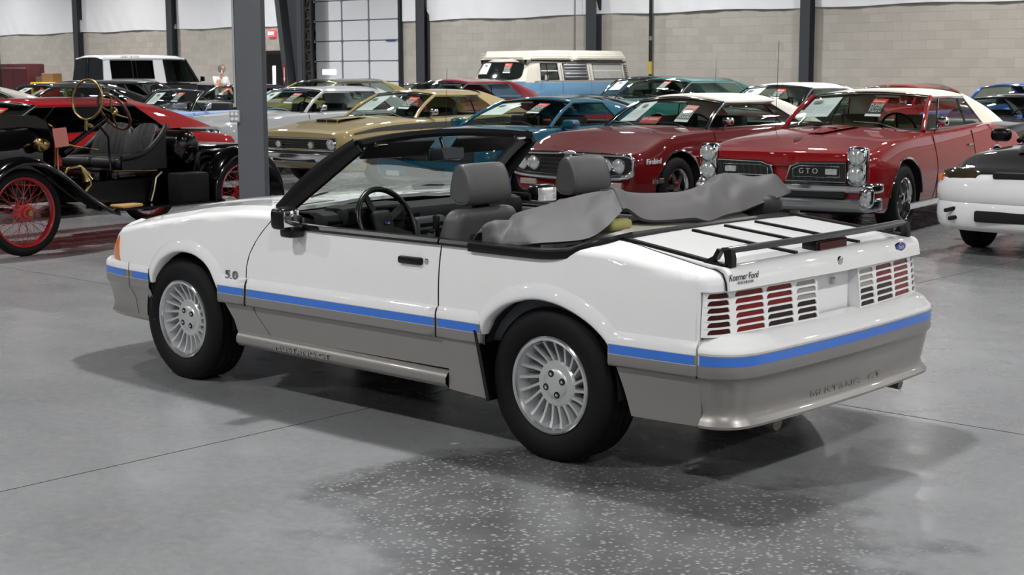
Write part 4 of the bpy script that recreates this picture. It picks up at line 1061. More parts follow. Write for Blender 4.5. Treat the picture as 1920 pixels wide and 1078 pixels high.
def classic(name, label, pos, deg, s, paintm, wb=2.8, fo=.85, ro=1.15, W=.91, belt=.93, nose=.80, tail=.84, cowl=.99, deck=.95, hip=.03, A=None, AT=None, CT=None, CB=None, zr=1.33, roofm=None, pillar=None, seat=None, front=None, open_top=False, trim=None, wins=None, Cw=None, group='cars parked in rows behind the convertible', vinyl_sail=True, mirror_side=True, antenna=None, crease=.0, cutz=.62, arch=.40, rear_glass=True, wr=.335, archz=.34, sidem=None):
    C = Car(); C.seat = seat or mat('black_vinyl', '1a1a1c', rough=.5)
    th = math.radians(deg)-PI/2
    car = empty(name, (pos[0], pos[1], 0), th, label, 'car', group, s); C.root = car; C.wb = wb; C.M = tr(pos[0], pos[1], 0) @ rot('Z', th) @ Matrix.Scale(s, 4)
    lf = wb+fo; lA = A[0]; lC = CB[0]
    st = [(lf, .34, nose-.16, W*.90, nose-.035, W*.86, nose-.01), (lf-.05, .29, nose-.16, W*.945, nose-.015, W*.90, nose+.012), (lf-.25, .25, nose-.17, W*.975, nose+.02, W*.93, nose+.045),
          (wb+.1, .22, .62, W*.995, belt-.035, W*.935, cowl-.055), (lA+.15, .21, .62, W, belt, W*.925, cowl), (lA-.3, .20, .62, W, belt+.005, W*.925, cowl),
          (.5, .20, .62, W, belt+hip*.6, W*.925, deck+.03), (0., .22, .62, W, belt+hip, W*.92, deck+.02), (-.5, .25, .62, W*.985, deck-.03, W*.90, deck),
          (-ro+.1, .30, tail-.2, W*.95, tail, W*.87, tail+.03), (-ro, .36, tail-.2, W*.92, tail-.02, W*.84, tail+.005)]
    g, F = body_loft(st)
    c = arch_cut(wb, W, arch, archz)
    c.rbox(((lA+lC)/2+.12, 0, cutz+.5), (lA-lC-.10, W*1.64, 1.0), .05, 1, mi=1)
    C.body = solid_cut('body', g, c, [paintm], car, key=str((st, arch, archz, cutz, lA, lC)))
    C.F = F
    glasshouse(C, car, A, AT, CT, CB, zr, roofm or paintm, pillar or chrome, vinyl_sail, wins, Cw, open_top, rear_glass, trim, sidem=sidem)
    put_wheels(car, wb, W-.125, wr)
    C.lf = lf; C.W = W; C.nose = nose; C.paint = paintm
    g = G(); g.rbox((wb/2, 0, .27), (wb+1.0, 1.3, .12), .04, 1); g.obj('underbody', blkm, car)
    # door seams
    for sd in (1, -1):
        for l in (lA+.02, lA-1.25):
            g = G(); pts = []
            for z in np.linspace(.30, belt-.005, 9):
                zs, wsh, zm, wm = F[3](l), F[4](l), F[1](l), F[2](l)
                t = (z-zm)/(zs-zm) if z > zm else 0
                pts.append((l, sd*((wm+(wsh-wm)*max(0, t)**1.4) if z > zm else wm-.010*(zm-z)/.3+.002), z))
            g.tube(pts, .0045, 4); g.obj('door_seam', blkm, car)
        # arch lips
        for cx in (0, wb):
            pts = []
            for a in np.linspace(.12, PI-.12, 19):
                l = cx+arch*1.03*math.cos(a); z = archz+arch*math.sin(a); zs, wsh, zm, wm = F[3](l), F[4](l), F[1](l), F[2](l)
                t = (z-zm)/(zs-zm); w = wm+(wsh-wm)*.55*max(0, t)**1.1 if z > zm else wm-.012*(zm-z)/(zm-.2)
                pts.append((l, sd*(w+.002), z))
            g = G(); g.tube(pts, .011, 6); g.obj('arch_trim', trim or chrome, car)
    if mirror_side:
        for sd in ((1,) if mirror_side == 1 else (1, -1)):
            p = Vector(A)+Vector((-.28, .10, .035)); g = G(); g.tube([(p.x, sd*(p.y-.09), p.z-.06), (p.x-.02, sd*p.y, p.z+.03)], .009, 6); g.rbox((p.x-.02, sd*p.y, p.z+.05), (.09, .13, .09), .03, 3); g.obj('door_mirror', trim or chrome, car, ang=60)
    if antenna:
        g = G(); x, y, z, h = antenna; g.tube([(x, y, z), (x-.04, y, z+h)], [.004, .0025], 5); g.obj('antenna', mat('antenna_steel', '2c2c2e', rough=.4, metal=.6), car)
    return C

PLACED = []
def sheet(C, u0, u1, v0, v1, label, two=False, off=.014):
    WS = C.WS; M = C.M.copy()
    n = (WS(u1, v0)-WS(u0, v0)).cross(WS(u0, v1)-WS(u0, v0)).normalized()
    if n.x > 0: n = -n
    P = lambda u, v, o=0: WS(u, v)+n*(off-o)
    g = G(); a = [P(u0, v0), P(u1, v0), P(u1, v1), P(u0, v1)]; k = n*.003
    g.add(a+[p+k for p in a], [(0, 1, 2, 3), (7, 6, 5, 4), (0, 4, 5, 1), (1, 5, 6, 2), (2, 6, 7, 3), (3, 7, 4, 0)])
    o = g.obj('info_sheet', paper); o.matrix_world = M; tag(o, label, 'paper', 'information sheets in windshields')
    def pt(u, v): return P(u0+(u1-u0)*u, v0+(v1-v0)*v, .0015)
    g = G()
    for a_, b_ in (((.30, .72), (.22, .62)) if two else ((.38, .72),)) and [((.12, .42) if two else (.36, .66), (.70, .86))]:
        g.add([pt(a_[0], b_[0]), pt(a_[1], b_[0]), pt(a_[1], b_[1]), pt(a_[0], b_[1])], [(0, 1, 2, 3)])
    g.obj('printed_picture', mat('print_gray', '7c8296', rough=.7, noise=.4, nscale=60), o)
    g = G()
    for j in range(6):
        v = .58-.08*j
        for a_, b_ in (((.06, .46), (.54, .94)) if two else ((.10, .90),)): g.add([pt(a_, v), pt(b_, v), pt(b_, v+.018), pt(a_, v+.018)], [(0, 1, 2, 3)])
    tag(g.obj('printed_lines', mat('print_light', 'b9bcc6', rough=.7), o), kind='stuff')
    if two:
        g = G(); g.add([pt(.497, 0), pt(.503, 0), pt(.503, 1), pt(.497, 1)], [(0, 1, 2, 3)]); g.obj('sheet_edge', mat('print_gray2', '9a9da8', rough=.7), o)
def card(C, u0, u1, v0, v1, label, wide=False, off=.014):
    WS = C.WS; M = C.M.copy()
    n = (WS(u1, v0)-WS(u0, v0)).cross(WS(u0, v1)-WS(u0, v0)).normalized()
    if n.x > 0: n = -n
    def P(u, v, o=0): return WS(u0+(u1-u0)*u, v0+(v1-v0)*v)+n*(off-o)
    g = G(); k = n*.003
    def q(va, vb, mi): 
        a = [P(0, va), P(1, va), P(1, vb), P(0, vb)]; g.add(a+[p+k for p in a], [(0, 1, 2, 3), (7, 6, 5, 4), (0, 4, 5, 1), (1, 5, 6, 2), (2, 6, 7, 3), (3, 7, 4, 0)], mi)
    if wide: q(.22, 1, 0); q(0, .22, 1)
    else: q(.66, 1, 0); q(.12, .66, 1); q(0, .12, 2)
    o = g.obj('warning_card', [redcard, blackcard, paper]); o.matrix_world = M; tag(o, label, 'sign', 'red cards in windshields')
    x = P(1, .5)-P(0, .5); y = P(.5, 1)-P(.5, 0); wd = x.length; ht = y.length
    # the driver's side of the screen is to the right as one faces the car
    if wide: text('NEW ARRIVAL', ht*.45, paper, o, P(.5, .60, .004), x, y, .0004, fitw=wd*.86)
    else:
        for j, ln in enumerate(('PLEASE', 'DO NOT', 'TOUCH')): text(ln, ht*.19, paper, o, P(.5, .575-.165*j, .004), x, y, .0004, fitw=wd*(.80 if j else .84))
        text('Gateway', ht*.20, paper, o, P(.5, .82, .004), x, y, .0004, shear=.3, fitw=wd*.80)

def headlamp(g, c, r, M=None, mi=(0, 1)):
    m = tr(*c) @ rot('Y', PI/2)
    g.lathe([(r*1.22, -.03), (r*1.22, .004), (r*1.12, .012), (r, .004)], 24, mi[0], M=m); g.lathe([(r, .002), (r*.75, .016), (r*.4, .024), (.001, .027)], 24, mi[1], M=m)
lens = mat('headlamp_glass', 'c4cacb', rough=.12, metal=.5, coat=1., noise=.25, nscale=40)
def lamps_on(C, spots, r, parent=None):
    for c in spots:
        g = G(); headlamp(g, c, r); g.obj('headlamp', [chrome, lens], C.root, ang=50)
def bump_path(lf, W, b=.16, n=17, hw=None):
    hw = hw or W
    return [(lf-b*abs(u)**3, hw*u) for u in np.linspace(-1, 1, n)]
def chrome_bumper(C, z0, z1, lf, W, wrap=.5, name='front_bumper', m=None, proud=.05, extra=()):
    path = [(lf-.10-wrap, -W-.015), (lf-.10, -W-.012), (lf+proud*.3, -W*.955)]+[(lf+proud-.03*abs(u)**3, W*.86*u) for u in np.linspace(-1, 1, 11)]+[(lf+proud*.3, W*.955), (lf-.10, W+.012), (lf-.10-wrap, W+.015)]
    path = catmull(path, 2); h = z1-z0
    prof = [(-.05, z0-.005), (.0, z0), (.022, z0+h*.12), (.03, z0+h*.38), (.024, z0+h*.55), (.028, z0+h*.7), (.016, z1-.01), (-.01, z1), (-.06, z1-.005)]
    g = G(); n = len(path); rows = []
    for i, (l, w) in enumerate(path):
        a = Vector(path[max(0, i-1)]); b = Vector(path[min(n-1, i+1)]); t = (b-a).normalized(); o = Vector((t.y, -t.x))
        rows.append([(l+o.x*d, w+o.y*d, z) for d, z in prof])
    g.grid(rows); return g.obj(name, m or chrome, C.root, ang=60)

def GTO():
    red = paint('red_paint', '860d13'); cream = mat('cream_vinyl_roof', 'd9d4c6', rough=.55, bump=.1)
    C = classic('hardtop_coupe', 'bright red muscle coupe with cream vinyl roof and stacked headlamps', (-4.3, 10.76), 8.0, 1.0, red, wb=2.92, fo=.86, ro=1.35, W=.945, belt=.955, nose=.84, tail=.86, cowl=1.02, deck=.98, hip=.05,
                A=(2.02, .77, .985), AT=(1.50, .655, 1.315), CT=(.25, .62, 1.31), CB=(-.75, .78, 1.0), zr=1.385, roofm=cream, pillar=red, seat=mat('cream_seat', '6e684c', rough=.6), Cw=((.42, .655, 1.305), (.12, .80, 1.0)), wins=((.20, .22), (.70, .80)), antenna=(2.35, -.72, .96, .95), mirror_side=1, crease=1, wr=.35, arch=.415)
    r = C.root; lf = C.lf
    grille = mat('grille_black', '0d0d0f', rough=.45)
    # red fascia between the lamps with two recessed grilles
    g = G(); g.rbox((lf-.02, 0, .76), (.12, 1.34, .15), .03, 2); g.obj('nose_panel', red, r)
    for s in (1, -1):
        g = G(); ring = [(s*.06, .565), (s*.66, .565), (s*.66, .745), (s*.20, .735), (s*.10, .70)]
        g.prism(ring, lambda y, z: (lf-.02, y, z), lambda y, z: (lf+.045, y, z)); go = g.obj('grille', grille, r)
        g = G(); rr = [Vector((lf+.048, y, z)) for y, z in ring]; g.tube(rr, .011, 6, closed=True); g.obj('grille_surround', chrome, go)
        for k in range(9):
            g = G(); y = s*(.13+.06*k); g.tube([(lf+.046, y, .575), (lf+.046, y+s*.03, .73)], .0025, 4); g.obj('grille_bar', mat('grille_gray', '4a4b4e', rough=.4, metal=.5), go)
        g = G(); g.tube([Vector((lf+.05, s*y, z)) for y, z in ((.13, .605), (.60, .605), (.60, .705), (.20, .705), (.13, .675))], .006, 5, closed=True); g.obj('grille_ring', chrome, go)
        g = G(); g.rbox((lf+.055, s*.52, .655), (.03, .12, .06), .012, 2); g.obj('driving_lamp', lens, go)
        # stacked lamps in a chrome bezel
        g = G(); g.rbox((lf-.0, s*.765, .715), (.13, .19, .36), .04, 3); bz = g.obj('lamp_bezel', chrome, r)
        for z in (.80, .63):
            g = G(); headlamp(g, (lf+.066, s*.765, z), .072); g.obj('headlamp', [chrome, lens], bz, ang=50)
    text('G T O', .072, mat('letter_silver', 'c9ccd0', rough=.3, metal=.6), r, (lf+.058, .29, .656), (0, 1, 0), (0, 0, 1), .003)
    chrome_bumper(C, .455, .555, lf, .90, wrap=.10)
    g = G(); g.rbox((lf+.035, 0, .435), (.07, 1.30, .06), .01, 1); g.obj('bumper_slot', blkm, r)
    chrome_bumper(C, .28, .415, lf-.005, .89, wrap=.10, name='lower_bumper', m=mat('chrome_satin', 'a8aaad', rough=.2, metal=1.))
    for s in (1, -1):
        g = G(); g.rbox((lf-.005, s*.85, .425), (.15, .14, .22), .065, 4); g.obj('bumper_end', chrome, r)
        g = G(); g.rbox((2.0, s*.93, .27), (1.7, .03, .07), .01, 1); g.obj('sill_moulding', chrome, r)
    # hood scoop and crest
    g = G(); g.grid([[(2.25+.0*u, .22*u, 1.005+.0*u) for u in np.linspace(-1, 1, 9)], [(2.45, .20*u, 1.045-.02*u*u) for u in np.linspace(-1, 1, 9)], [(2.72, .15*u, 1.03-.02*u*u) for u in np.linspace(-1, 1, 9)], [(3.0, .08*u, .985) for u in np.linspace(-1, 1, 9)]]); hs = g.obj('hood_scoop', red, r, ang=60)
    for s in (1, -1):
        g = G(); g.rbox((2.74, s*.075, 1.018), (.03, .10, .022), .004, 1); g.obj('scoop_opening', blkm, hs)
    g = G(); g.prism([(3.42, .0), (3.30, .03), (3.18, 0), (3.30, -.03)], lambda x, y: (x, y-.05, .915-(x-3.18)*.10+.02), lambda x, y: (x, y-.05, .925-(x-3.18)*.10+.03)); g.obj('hood_crest', chrome, r)
    for s in (1, -1):
        g = G(); g.rbox((.92, s*.925, .80), (.15, .02, .025), .006, 1); g.obj('door_handle', chrome, r)
    sheet(C, -.93, -.42, .32, .92, 'double white information sheet in windshield of red coupe with cream roof', True)
    card(C, .15, .38, .34, .86, 'red do not touch card in windshield of red coupe with cream roof')
    return C
def FIREBIRD():
    red = paint('dark_red_paint', '640a10'); wt = mat('white_canvas', 'e2dfd6', rough=.7, bump=.15)
    C = classic('soft_top_convertible', 'dark red convertible with raised white canvas top and split chrome nose', (-6.66, 10.75), 1.0, .99, red, wb=2.75, fo=.80, ro=1.15, W=.915, belt=.93, nose=.74, tail=.84, cowl=.985, deck=.93, hip=.045,
                A=(1.98, .735, .945), AT=(1.46, .615, 1.235), CT=(.25, .60, 1.245), CB=(-.62, .76, .96), zr=1.325, roofm=wt, pillar=chrome, Cw=((.42, .625, 1.22), (-.05, .79, .965)), wins=((.78, .86),), antenna=None, mirror_side=1)
    r = C.root; lf = C.lf; blkg = mat('grille_black', '0d0d0f')
    # chrome loop bumper with a centre beak
    out = [(-.80, .49), (-.86, .60), (-.83, .70), (-.5, .715), (-.12, .72), (0, .735), (.12, .72), (.5, .715), (.83, .70), (.86, .60), (.80, .49), (.4, .46), (.08, .45), (0, .44), (-.08, .45), (-.4, .46)]
    g = G(); g.prism(out, lambda y, z: (lf-.05, y, z), lambda y, z: (lf+.03, y*.985, z)); gr_ = g.obj('grille', blkg, r)
    pts = [Vector((lf+.05-.05*abs(y)**3+(.05 if abs(y) < .05 else 0), y, z)) for y, z in catmull(out, 3, True)]
    g = G(); g.tube(pts, [.034 if p.z < .56 else .020 for p in pts], 8, closed=True); g.obj('front_bumper', chrome, r, ang=60)
    g = G(); g.rbox((lf+.03, 0, .585), (.10, .12, .29), .035, 3); g.obj('bumper_beak', chrome, r)
    for s in (1, -1):
        for y in (.685, .515):
            g = G(); headlamp(g, (lf+.045, s*y, .595), .072); g.obj('headlamp', [chrome, lens], r, ang=50)
        for k in range(4):
            g = G(); g.tube([(lf+.036, s*.08, .52+.045*k), (lf+.036, s*.42, .52+.045*k)], .004, 5); g.obj('grille_bar', mat('grille_gray', '4a4b4e', rough=.4, metal=.5), gr_)
        g = G(); g.rbox((lf+.02, s*.60, .385), (.05, .24, .07), .015, 2); g.obj('turn_lamp', mat('turn_lens', '9a8f86', rough=.2, coat=1.), r)
        g = G(); g.rbox((lf-.42, s*.882, .42), (.22, .02, .06), .01, 1); g.obj('side_marker', mat('chrome_dull', '8a8c8e', rough=.3, metal=.8), r)
        g = G(); g.rbox((.95, s*.895, .80), (.14, .02, .025), .006, 1); g.obj('door_handle', chrome, r)
    g = G(); g.rbox((lf-.03, 0, .36), (.10, 1.5, .16), .03, 2); g.obj('front_valance', red, r)
    g = G(); g.tube([(lf-.02, 0, .742), (lf-.4, 0, .80), (lf-.9, 0, .90), (lf-1.4, 0, .98)], [.02, .016, .014, .008], 8, flat=.5); g.obj('hood_ridge', red, r, ang=60)
    text('Firebird', .085, mat('script_silver', 'd4d6d8', rough=.3), r, (3.24, .902, .640), (-1, .05, 0), (0, -.08, 1), .006, shear=.25, sx=.95)
    sheet(C, -.80, -.42, .22, .92, 'white information sheet in windshield of dark red soft top convertible')
    card(C, -.30, .08, .12, .34, 'wide red new arrival card in windshield of dark red soft top convertible', True)
    card(C, .38, .62, .22, .78, 'red do not touch card in windshield of dark red soft top convertible')
    return C
def TEAL():
    tl = paint('teal_blue_paint', '0f5068')
    C = classic('sports_coupe', 'metallic teal blue sports coupe with rectangular headlamps beside the gold coupe', (-9.45, 10.93), 6.0, .98, tl, wb=2.57, fo=.97, ro=1.05, W=.92, belt=.885, nose=.69, tail=.86, cowl=.93, deck=.92, hip=.02,
                A=(1.92, .74, .905), AT=(1.18, .575, 1.205), CT=(.30, .56, 1.20), CB=(-.75, .70, .95), zr=1.27, roofm=tl, pillar=tl, trim=blk, Cw=((.42, .58, 1.20), (.25, .77, .92)), antenna=(2.30, -.70, .86, .82), mirror_side=0)
    r = C.root; lf = C.lf
    g = G(); g.rbox((lf-.02, 0, .40), (.16, 1.66, .26), .06, 3, fn=lambda p: (p.x-.12*abs(p.y/.83)**3, p.y, p.z)); g.obj('front_bumper', tl, r, ang=60)
    g = G(); g.rbox((lf+.0, 0, .60), (.06, 1.44, .12), .01, 1); nb = g.obj('lamp_recess', blkm, r)
    for s in (1, -1):
        for y in (.47, .64):
            g = G(); g.rbox((lf+.03-.04*(y > .5), s*y, .60), (.03, .13, .09), .01, 1); g.obj('headlamp', lens, nb)
        g = G(); g.rbox((lf+.065-.03, s*.55, .36), (.02, .22, .07), .01, 1); g.obj('fog_lamp', lens, r)
        p = (1.72, s*.93, .945); g = G(); g.rbox(p, (.20, .19, .12), .05, 3, fn=lambda q: (q.x, q.y, q.z)); g.obj('door_mirror', tl, r, ang=60)
        g = G(); g.tube([(1.76, s*.80, .90), (1.74, s*.88, .93)], .03, 8); g.obj('mirror_arm', tl, r)
    g = G(); g.rbox((lf+.062, 0, .385), (.02, .62, .11), .01, 1); lg = g.obj('lower_grille', blkm, r)
    for k in range(5):
        g = G(); g.box((lf+.073, 0, .345+.02*k), (.006, .60, .005)); g.obj('grille_slat', mat('slat_gray', '2a2e33', rough=.4), lg)
    g = G(); g.rbox((lf+.005, 0, .615), (.05, .62, .07), .01, 1); g.obj('nose_grille', blk, r)
    sheet(C, -.93, -.30, .42, .94, 'double white information sheet in windshield of teal blue sports coupe', True)
    card(C, .25, .52, .50, .92, 'red do not touch card in windshield of teal blue sports coupe')
    return C
def GOLD():
    gd = paint('gold_paint', 'a1926a')
    C = classic('muscle_coupe', 'pale gold muscle coupe with black side stripe and hood scoop', (-12.4, 11.55), 2.0, .98, gd, wb=2.62, fo=.92, ro=1.05, W=.91, belt=.93, nose=.80, tail=.86, cowl=.985, deck=.95, hip=.05,
                A=(1.88, .735, .955), AT=(1.32, .605, 1.275), CT=(.22, .575, 1.275), CB=(-.80, .70, .98), zr=1.345, roofm=gd, pillar=gd, trim=chrome, Cw=((.35, .605, 1.26), (.0, .77, .98)), wins=((.70, .80),), mirror_side=1)
    r = C.root; lf = C.lf
    g = G(); g.rbox((lf-.0, 0, .625), (.10, 1.62, .17), .02, 2, fn=lambda p: (p.x-.05*abs(p.y/.8)**3, p.y, p.z)); gr_ = g.obj('grille', mat('grille_black', '0d0d0f'), r)
    g = G(); g.tube([(lf+.055-.05*abs(y/.8)**3, y, z) for y, z in [(u, .71) for u in np.linspace(-.80, .80, 9)]+[(u, .54) for u in np.linspace(.80, -.80, 9)]], .009, 6, closed=True); g.obj('grille_surround', chrome, gr_)
    for k in range(3):
        g = G(); g.tube([(lf+.052, -.48, .585+.035*k), (lf+.052, .48, .585+.035*k)], .004, 5); g.obj('grille_bar', mat('grille_gray', '4a4b4e', rough=.4, metal=.5), gr_)
    for s in (1, -1):
        g = G(); headlamp(g, (lf+.02, s*.715, .625), .072); g.obj('headlamp', [chrome, lens], r, ang=50)
        g = G(); headlamp(g, (lf+.05, s*.34, .61), .045); g.obj('driving_lamp', [chrome, lens], r, ang=50)
    chrome_bumper(C, .36, .53, lf, .89, wrap=.25)
    g = G(); g.rbox((lf+.06, 0, .40), (.03, .9, .05), .01, 1); g.obj('bumper_slot', blkm, r)
    g = G(); g.grid([[(2.20, .24*u, .955) for u in np.linspace(-1, 1, 9)], [(2.55, .24*u, .985-.012*u*u) for u in np.linspace(-1, 1, 9)], [(2.95, .23*u, .962-.012*u*u) for u in np.linspace(-1, 1, 9)], [(2.97, .23*u, .88) for u in np.linspace(-1, 1, 9)]]); hs = g.obj('hood_scoop', gd, r, ang=50)
    for s in (1, -1):
        g = G(); g.rbox((2.965, s*.11, .928), (.02, .19, .035), .005, 1); g.obj('scoop_opening', blkm, hs)
        # black stripe sweeping along the shoulder
        def sm(u, v, s=s):
            F = C.F; zs, wsh, zm, wm = F[3](u), F[4](u), F[1](u), F[2](u); t = max(0, (v-zm)/(zs-zm)); 
            return (u, s*(wm+(wsh-wm)*t**1.55+.006), v)
        zt = lambda l: C.F[3](l)-.045
        ls = np.linspace(-.9, 3.25, 24)
        panel('side_stripe', [(l, zt(l)) for l in ls]+[(l, zt(l)-.075+.055*max(0, (l-2.2)/1.05)) for l in reversed(ls)], sm, [mat('stripe_black', '101010', rough=.35, coat=.4)], r, (0, s, 0), step=(.1, .04), rim=.004)
    sheet(C, -.93, -.30, .26, .90, 'double white information sheet in windshield of gold muscle coupe', True)
    card(C, .42, .68, .34, .86, 'red do not touch card in windshield of gold muscle coupe')
    return C
def simple_front(C, m=None):
    r = C.root; lf = C.lf; n = C.nose
    g = G(); g.rbox((lf+.0, 0, n-.15), (.06, C.W*1.66, .16), .02, 1); g.obj('grille', mat('grille_black', '0d0d0f'), r)
    for s in (1, -1):
        for y in (C.W*.78, C.W*.60):
            g = G(); headlamp(g, (lf+.025, s*y, n-.15), .07); g.obj('headlamp', [chrome, lens], r, ang=50)
    chrome_bumper(C, n-.42, n-.26, lf, C.W*.98, wrap=.25)
def OTHERS():
    G_ = 'cars parked in rows behind the convertible'
    sil = paint('silver_white_paint', 'b4b6ba')
    C = classic('hardtop_coupe', 'silver white coupe parked behind the steel column, left of the gold coupe', (-15.3, 12.0), 3.0, 1.0, sil, wb=2.8, fo=.95, ro=1.3, W=.93, belt=.94, nose=.82, A=(1.98, .75, .955), AT=(1.45, .62, 1.275), CT=(.15, .60, 1.28), CB=(-.55, .75, 1.0), zr=1.345, roofm=sil, pillar=sil, Cw=((.30, .62, 1.27), (.02, .80, .98)), wins=((.68, .72),))
    simple_front(C); sheet(C, -.93, -.45, .3, .95, 'white information sheet in windshield of silver white coupe'); card(C, .20, .45, .38, .85, 'red do not touch card in windshield of silver white coupe')
    lb = paint('light_blue_paint', '8aa2cc')
    C = classic('open_convertible', 'light blue open convertible with windshield up, left of the steel column', (-18.3, 12.0), 2.0, .98, lb, wb=2.8, fo=.9, ro=1.3, W=.93, belt=.93, nose=.80, A=(1.98, .75, .955), AT=(1.62, .66, 1.30), CT=(.15, .60, 1.28), CB=(-.55, .75, 1.0), zr=1.355, roofm=lb, open_top=True, seat=mat('blue_black_vinyl', '10141e', rough=.5))
    simple_front(C); sheet(C, -.90, -.42, .28, .86, 'white information sheet in windshield of light blue open convertible'); card(C, .20, .42, .40, .86, 'red do not touch card in windshield of light blue open convertible')
    rf = paint('fastback_red_paint', '980f14')
    C = classic('fastback_coupe', 'red fastback coupe parked behind the black brass era roadster', (-11.8, 4.65), 6.0, .97, rf, wb=2.9, fo=.95, ro=1.45, W=.95, belt=.93, nose=.82, tail=.86, deck=.97, hip=.04, A=(1.95, .76, .955), AT=(1.42, .63, 1.275), CT=(.05, .60, 1.28), CB=(-1.15, .74, .97), zr=1.345, roofm=rf, pillar=chrome, sidem=glass('shaded_cabin_glass', '2c3230', .05), Cw=((.0, .63, 1.265), (-.35, .80, .97)), wins=((.16, .18),))  # side glass tint darkened to stand in for the shade inside the cabin
    simple_front(C); card(C, .30, .52, .36, .86, 'red do not touch card in windshield of red fastback coupe')
    g = G(); g.rbox((-1.47, 0, .72), (.05, 1.6, .16), .02, 2); g.obj('tail_panel', blk, C.root)
    g = G(); g.rbox((-1.44, 0, .50), (.14, 1.86, .13), .05, 3); g.obj('rear_bumper', chrome, C.root)
    wt = mat('cream_canvas', 'd8d6d0', rough=.7)
    blkp = paint('black_paint', '0d0e11'); mar = paint('maroon_paint', '6a1420')
    C = classic('soft_top_coupe', 'black car with cream top behind the two red muscle cars', (-10.05, 18.4), 0.0, 1.0, blkp, A=(1.95, .74, .97), AT=(1.42, .635, 1.285), CT=(.2, .61, 1.28), CB=(-.6, .76, 1.0), zr=1.365, roofm=wt, pillar=chrome, seat=mat('tan_seat', '5a5444', rough=.6), antenna=(2.3, -.75, .95, .85))
    simple_front(C); sheet(C, -.93, -.35, .35, .95, 'white information sheet in windshield of black car with cream top', True); card(C, .10, .34, .40, .86, 'red do not touch card in windshield of black car with cream top')
    gr_ = paint('sea_green_paint', '1d6a66')
    C = classic('hardtop_sedan', 'sea green coupe roof showing above the dark red convertible', (-14.4, 21.0), 0.0, 1.06, gr_, A=(1.95, .74, .97), AT=(1.42, .65, 1.275), CT=(-.1, .63, 1.28), CB=(-.9, .74, 1.02), zr=1.36, roofm=gr_, pillar=chrome)
    simple_front(C); card(C, .18, .40, .5, .95, 'red do not touch card in windshield of sea green coupe')
    pu = paint('dark_blue_paint', '14182c')
    C = classic('dark_sedan', 'dark blue sedan in front of the blue camper van, by its rear wheel', (-17.0, 23.75), 0.0, 1.05, pu, A=(1.95, .74, .97), AT=(1.50, .65, 1.30), CT=(-.1, .63, 1.30), CB=(-.9, .74, 1.02), zr=1.385, roofm=pu, pillar=chrome)
    simple_front(C); sheet(C, -.90, -.40, .35, .90, 'white information sheet in windshield of dark blue sedan near camper van')
    C = classic('hardtop_coupe', 'maroon hardtop in front of the blue and white camper van', (-18.25, 18.4), 3.0, 1.03, mar, ro=1.3, A=(1.95, .74, .98), AT=(1.42, .64, 1.30), CT=(.0, .62, 1.31), CB=(-.95, .74, 1.0), zr=1.375, roofm=mar, pillar=chrome, Cw=((.12, .64, 1.295), (-.2, .79, 1.0)), wins=((.55, .55),))
    simple_front(C)
    ol = paint('olive_paint', '4a4a30')
    yl = paint('mustard_paint', '8f8350')
    C = classic('hardtop_coupe', 'mustard coupe with dark olive roof seen above the silver white coupe', (-22.2, 18.4), 0, 1.03, yl, vinyl_sail=False, A=(1.95, .76, .99), AT=(1.42, .66, 1.30), CT=(.0, .64, 1.31), CB=(-.95, .74, 1.0), zr=1.375, roofm=ol, pillar=yl); simple_front(C)
    vi = paint('violet_paint', '2e1c44')
    C = classic('hardtop_coupe', 'violet coupe roof showing in front of the overhead door', (-24.0, 23.4), 0, .97, vi, A=(1.95, .76, .98), AT=(1.42, .66, 1.28), CT=(.0, .64, 1.28), CB=(-.95, .74, 1.0), zr=1.34, roofm=vi, pillar=vi); simple_front(C)
    C = classic('black_sedan', 'black four door sedan parked in front of the white topped off-roader', (-27.3, 15.4), 0.0, 1.0, blkp, wb=2.9, A=(2.15, .76, 1.0), AT=(1.62, .66, 1.33), CT=(-.35, .64, 1.34), CB=(-1.0, .74, 1.02), zr=1.40, roofm=blkp, pillar=blkp, Cw=((-.30, .66, 1.325), (-.62, .80, 1.02)), wins=((.42, .42), (.80, .82)))
    simple_front(C); sheet(C, -.90, -.45, .3, .85, 'white information sheet in windshield of black four door sedan'); card(C, .35, .55, .4, .85, 'red do not touch card in windshield of black four door sedan')
    C = classic('black_coupe', 'low black coupe with tilted sheet, in front of the maroon cabinets', (-23.4, 12.0), 0.0, 1.04, blkp, A=(1.95, .74, .93), AT=(1.30, .62, 1.25), CT=(.1, .60, 1.25), CB=(-.8, .74, .98), zr=1.32, roofm=blkp, pillar=blkp, trim=blk)
    simple_front(C); sheet(C, -.35, .12, .40, .90, 'white information sheet in windshield of low black coupe'); card(C, .62, .80, .40, .86, 'red do not touch card in windshield of low black coupe')
    wp = paint('ivory_paint', 'dcd9d2')
    C = classic('white_coupe', 'ivory coupe roof at the left edge behind the red fastback', (-18.0, 6.6), 0.0, 1.05, wp, A=(1.95, .74, .95), AT=(1.40, .63, 1.25), CT=(.1, .60, 1.26), CB=(-.9, .74, .98), zr=1.33, roofm=wp, pillar=wp); simple_front(C)
    gn = paint('lime_green_paint', '7c9a3c')
    C = classic('open_convertible', 'dark car with lime green seats left of the steel column', (-25.3, 18.3), 0.0, .95, pu, A=(1.95, .74, .97), AT=(1.42, .63, 1.29), CT=(.1, .60, 1.25), CB=(-.8, .74, .98), zr=1.355, roofm=pu, pillar=chrome, open_top=False, seat=mat('lime_seat', '88a050', rough=.6))
    simple_front(C); card(C, .0, .22, .4, .85, 'red do not touch card in windshield of dark car with lime seats')
    C = classic('targa_coupe', 'black topped red coupe roof behind the teal sports coupe', (-13.36, 15.98), 0.0, .89, mar, A=(1.95, .74, .93), AT=(1.25, .60, 1.24), CT=(.2, .58, 1.24), CB=(-.8, .72, .95), zr=1.30, roofm=blkp, pillar=blkp, trim=blk); simple_front(C)
    rd = MATS['red_paint']
